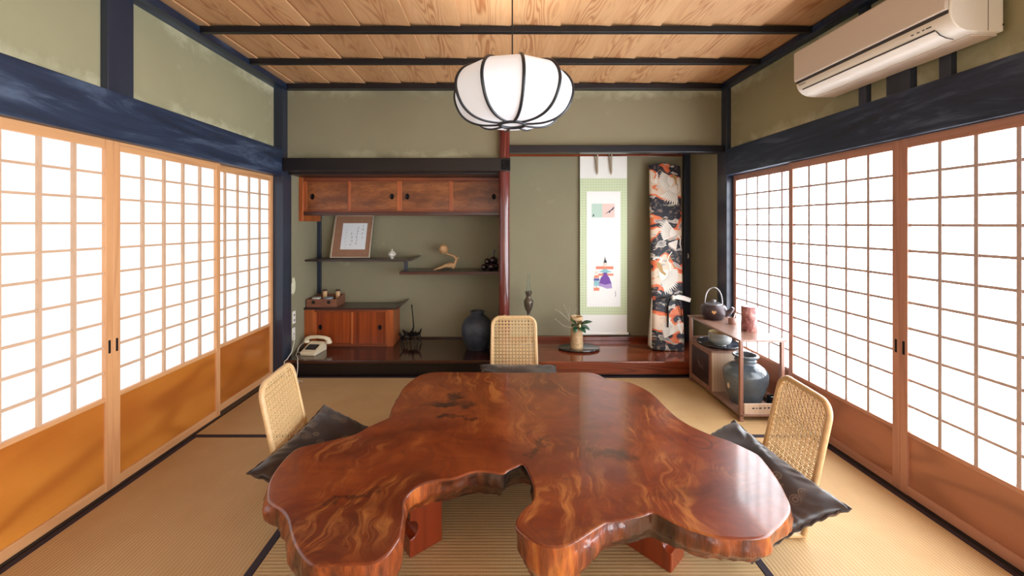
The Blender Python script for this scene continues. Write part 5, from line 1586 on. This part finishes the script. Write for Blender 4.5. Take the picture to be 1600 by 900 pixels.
for e in ((ax0 - 0.004, ax0 + 0.002, 2.930, 2.962, 0.046, 0.331), (ax0 - 0.004, ax0 + 0.002, ay1 - 0.05, ay1 - 0.024, 0.046, 0.331), (ax0 - 0.004, ax0 + 0.002, 2.962, ay1 - 0.05, 0.046, 0.072), (ax0 - 0.004, ax0 + 0.002, 2.962, ay1 - 0.05, 0.308, 0.331)):
    box('door_frame', M['stand_v'], e, dd, 0.001)
M['carving'] = plain('carved_relief', C(92, 70, 62), 0.4)
for k in range(9):
    a = 0.5 + k * 0.28
    pts = [(ax0 - 0.002, 3.10 + 0.018 * q * math.cos(a + q * 0.12), 0.17 + 0.020 * q * math.sin(a + q * 0.12)) for q in range(5)]
    MB().tube(pts, [0.0025, 0.003, 0.003, 0.002, 0.001], 6).build('carving', M['carving'], dd, smooth=70)

# kettle
M['kettle'] = plain('brown_black_iron_kettle', C(70, 58, 60), 0.34, 0.35, var=0.2, nscale=50)
M['kettle_metal'] = plain('pewter_handle', C(150, 148, 150), 0.28, 0.8)
kx, ky, kz = 1.685, 3.15, 0.5305
ke = thing('kettle', 'dark iron kettle with hoop handle and gold heart mark on the tea stand', 'kettle', (kx, ky, kz))
kp_ = dense([(0.0, 0.0), (0.058, 0.0), (0.070, 0.008), (0.088, 0.040), (0.093, 0.070), (0.090, 0.095), (0.078, 0.112), (0.060, 0.118), (0.0, 0.119)], 4)
MB().lathe([tuple(q) for q in kp_], 40, (kx, ky, kz)).build('kettle_body', M['kettle'], ke, smooth=50)
lid = MB().lathe([(0, 0.117), (0.062, 0.117), (0.062, 0.122), (0.045, 0.130), (0.018, 0.134), (0, 0.135)], 32, (kx, ky, kz)).build('lid', M['kettle_metal'], ke, smooth=45)
MB().lathe([(0, 0.133), (0.012, 0.133), (0.018, 0.140), (0.018, 0.148), (0.010, 0.153), (0, 0.154)], 20, (kx, ky, kz)).build('knob', M['kettle_metal'], lid, smooth=45)
hp = [(kx + 0.064 * math.cos(a) * 0.9, ky - 0.02 * math.cos(a), kz + 0.112 + 0.135 * math.sin(a) ** 0.8) for a in [PI * k / 24 for k in range(25)]]
MB().tube(hp, 0.0065, 10, flat=0.8).build('handle', M['kettle_metal'], ke, smooth=60)
for s_ in (-1, 1):
    MB().ball((kx + s_ * 0.0600, ky - s_ * 0.018, kz + 0.112), 0.011, 10, 7, (0.7, 1.2, 1.0)).build('handle_lug', M['kettle'], ke, smooth=60)
MB().tube([(kx + 0.062, ky - 0.045, kz + 0.045), (kx + 0.085, ky - 0.062, kz + 0.062), (kx + 0.100, ky - 0.075, kz + 0.085), (kx + 0.108, ky - 0.082, kz + 0.104)], [0.026, 0.021, 0.015, 0.012], 14).build('spout', M['kettle'], ke, smooth=60)
M['gold'] = plain('gold_heart', C(214, 168, 112), 0.4, 0.4)
hv = []
for k in range(28):
    a = 2 * PI * k / 28
    hv.append((0.016 * (16 * math.sin(a) ** 3) / 16, 0.015 * (13 * math.cos(a) - 5 * math.cos(2 * a) - 2 * math.cos(3 * a) - math.cos(4 * a)) / 15))
def on_kettle(u, v, w):
    th = -PI / 2 - 0.45 + u / 0.093
    z_ = 0.068 + v
    rr = 0.0935 + w + 0.0012 - (abs(v) ** 2) * 8
    return (kx + rr * math.cos(th), ky + rr * math.sin(th), kz + z_)
MB().prism(hv, 0, 0.0012, on_kettle).build('heart_mark', M['gold'], ke)

# cup with stick, and pink cylinder
M['cup_clay'] = plain('brown_clay_cup', C(150, 112, 98), 0.5, var=0.1)
cup = thing('small_cup', 'small brown clay cup with a short stick on the tea stand', 'cup', (1.735, 2.985, kz))
MB().lathe([(0, 0), (0.022, 0), (0.025, 0.006), (0.0255, 0.044), (0.024, 0.046), (0.0225, 0.044), (0.022, 0.01), (0, 0.01)], 26, (1.735, 2.985, kz)).build('cup_body', M['cup_clay'], cup, smooth=45)
MB().tube([(1.737, 2.985, kz + 0.011), (1.752, 2.987, kz + 0.05), (1.764, 2.989, kz + 0.082)], 0.0035, 8).build('stick', M['white_plastic2'], cup, smooth=60)
t = NT('embossed_pink_bark')
n1 = t.noise(t.coord((22, 22, 14)), 1.0, 4, 0.6, 1.5)
t.base(t.ramp(n1, [(0.35, C(112, 62, 62)), (0.5, C(158, 100, 96)), (0.68, C(204, 160, 150))]))
t.set(Roughness=0.45)
t.bump(n1, 0.4, 0.006)
M['pink_can'] = t.m
pc = thing('tea_caddy', 'reddish embossed cylindrical tea caddy on the tea stand', 'caddy', (1.748, 2.80, kz))
MB().lathe([(0, 0), (0.047, 0), (0.049, 0.003), (0.049, 0.128), (0, 0.128)], 36, (1.748, 2.80, kz)).build('body', M['pink_can'], pc, smooth=40)
MB().lathe([(0, 0.1285), (0.0495, 0.1285), (0.0495, 0.168), (0.047, 0.171), (0, 0.171)], 36, (1.748, 2.80, kz)).build('lid', M['pink_can'], pc, smooth=40)

# tray and tea bowl
M['tray_blue'] = plain('dark_glazed_tray', C(34, 38, 50), 0.18, coat=0.5, var=0.35, nscale=18)
tray = thing('round_tray', 'round dark glazed tray with raised rim on the cupboard of the stand', 'tray', (1.695, 3.095, 0.3425))
MB().lathe([(0, 0), (0.105, 0), (0.135, 0.006), (0.150, 0.014), (0.152, 0.018), (0.147, 0.019), (0.132, 0.011), (0.10, 0.006), (0, 0.006)], 48, (1.695, 3.095, 0.3425)).build('tray_dish', M['tray_blue'], tray, smooth=45)
MB().tube([(1.695 + 0.150 * math.cos(2 * PI * k / 48), 3.095 + 0.150 * math.sin(2 * PI * k / 48), 0.3425 + 0.0175 + 0.0012 * math.sin(k * 1.3)) for k in range(48)], 0.0035, 6, closed=True).build('rim', M['tray_blue'], tray, smooth=60)
t = NT('grey_tea_bowl_glaze')
n1 = t.noise(t.coord((6, 6, 18)), 1.0, 4, 0.6)
t.base(t.ramp(n1, [(0.3, C(112, 116, 118)), (0.7, C(176, 176, 170))]))
t.set(Roughness=0.3)
M['bowl_glaze'] = t.m
M['bowl_in'] = plain('ochre_bowl_inside', C(172, 150, 104), 0.35, var=0.1)
bw = thing('tea_bowl', 'grey glazed tea bowl with ochre inside on the round tray', 'bowl', (1.69, 3.07, 0.349))
bz = 0.3492
MB().lathe([tuple(q) for q in dense([(0.0, 0.0), (0.042, 0.0), (0.044, 0.010), (0.064, 0.018), (0.078, 0.035), (0.080, 0.055), (0.077, 0.078), (0.078, 0.096), (0.0755, 0.097)], 3)] + [(0.0745, 0.094)], 40, (1.69, 3.07, bz)).build('bowl_body', M['bowl_glaze'], bw, smooth=60)
bi = MB()
ip = [(0.0775, 0.0972), (0.0745, 0.0975), (0.073, 0.078), (0.075, 0.055), (0.070, 0.038), (0.045, 0.024), (0.0, 0.02)]
bi.lathe(ip, 40, (1.69, 3.07, bz))
bi.f = bi.f[:-2]
bi.build('inside_glaze', M['bowl_in'], bw, smooth=60)
# open the bowl's top: drop the cap face of the outer wall
bme = [o for o in bw.children if o.name.startswith('bowl_body')][0].data
bm = bmesh.new(); bm.from_mesh(bme)
top = max(v.co.z for v in bm.verts)
for f in [f for f in bm.faces if len(f.verts) > 8 and f.calc_center_median().z > top - 0.01]:
    bm.faces.remove(f)
bm.to_mesh(bme); bm.free()

# large glazed jar on the bottom shelf
t = NT('blue_grey_stoneware')
v = t.coord()
n1 = t.noise(t.coord((3, 3, 5)), 1.0, 4, 0.6)
n2 = t.noise(v, 60, 3, 0.6)
c = t.ramp(n1, [(0.3, C(66, 76, 84)), (0.6, C(106, 118, 126)), (0.78, C(150, 144, 130))])
c = t.mix(t.math('MULTIPLY', n2, 0.2), c, C(50, 52, 56))
t.base(c)
t.set(Roughness=0.2, Coat_Weight=0.5)
M['stoneware'] = t.m
jx, jy, jz = 1.700, 2.765, 0.0445
bj = thing('stoneware_jar', 'large blue-grey glazed jar on the bottom of the tea stand', 'jar', (jx, jy, jz))
pr = [(0.0, 0.0), (0.086, 0.0), (0.090, 0.006), (0.106, 0.05), (0.124, 0.105), (0.136, 0.160), (0.139, 0.200), (0.130, 0.228), (0.108, 0.252), (0.080, 0.268), (0.066, 0.276), (0.064, 0.288), (0.066, 0.298), (0.064, 0.308), (0.078, 0.318), (0.080, 0.328), (0.074, 0.332), (0.062, 0.326), (0.056, 0.30), (0.0, 0.29)]
MB().lathe([tuple(q) for q in dense(pr, 3)], 48, (jx, jy, jz)).build('jar_body', M['stoneware'], bj, smooth=55)
for z_, r_ in ((0.292, 0.0655), (0.325, 0.0785)):
    MB().tube([(jx + r_ * math.cos(2 * PI * k / 40), jy + r_ * math.sin(2 * PI * k / 40), jz + z_) for k in range(40)], 0.004, 6, closed=True).build('rim_ring', M['stoneware'], bj, smooth=60)
M['label_card'] = plain('tan_tag', C(196, 170, 132), 0.7)
MB().ball((jx - 0.128, jy - 0.02, jz + 0.125), 0.012, 10, 7, (0.6, 0.8, 1.8)).build('glaze_drip', M['label_card'], bj, smooth=60)

# wooden letter tray with inked marks
lt = thing('wooden_tray', 'small pale wooden tray with black brush marks at the front of the stand', 'tray', (1.70, 2.63, 0.0445))
lx0, lx1, ly0, ly1 = 1.582, 1.80, 2.584, 2.622
box('bottom', M['pale_wood'], (lx0, lx1, ly0, ly1, 0.0446, 0.050), lt, 0.001)
lf = box('front', M['pale_wood'], (lx0, lx1, ly0, ly0 + 0.006, 0.050, 0.112), lt, 0.001)
box('back', M['pale_wood'], (lx0, lx1, ly1 - 0.005, ly1, 0.050, 0.100), lt, 0.001)
for a, b in ((lx0, lx0 + 0.006), (lx1 - 0.006, lx1)):
    box('end', M['pale_wood'], (a, b, ly0 + 0.006, ly1 - 0.005, 0.050, 0.108), lt, 0.001)
for (a, z_, w_) in ((0.060, 0.083, 0.012), (0.082, 0.083, 0.006), (0.105, 0.084, 0.014), (0.135, 0.085, 0.010), (0.16, 0.086, 0.012)):
    poly = [(lx0 + a - w_, z_), (lx0 + a - w_ * 0.2, z_ + 0.006), (lx0 + a + w_, z_ + 0.002), (lx0 + a + w_ * 0.3, z_ - 0.002), (lx0 + a, z_ - 0.006)]
    MB().prism(poly, ly0 - 0.0006, ly0 + 0.0004, lambda u, v, w: (u, w, v)).build('ink_mark', M['ink'], lf)

# small black box behind the wooden tray
M['black_box'] = plain('black_lacquer_box', C(24, 24, 28), 0.25, coat=0.4)
bb = thing('lacquer_box', 'small open black lacquer box beside the big jar at the front of the stand', 'box', (1.813, 2.655, 0.0445))
q0, q1, w0, w1 = 1.790, 1.838, 2.632, 2.678
box('bottom', M['black_box'], (q0, q1, w0, w1, 0.0446, 0.049), bb, 0.001)
for e in ((q0, q0 + 0.004, w0, w1), (q1 - 0.004, q1, w0, w1), (q0 + 0.004, q1 - 0.004, w0, w0 + 0.004), (q0 + 0.004, q1 - 0.004, w1 - 0.004, w1)):
    box('wall', M['black_box'], e + (0.049, 0.135), bb, 0.001)
box('pale_rim', M['porcelain'], (q0, q1, w0 - 0.001, w0 + 0.003, 0.135, 0.138), bb, 0.0005)
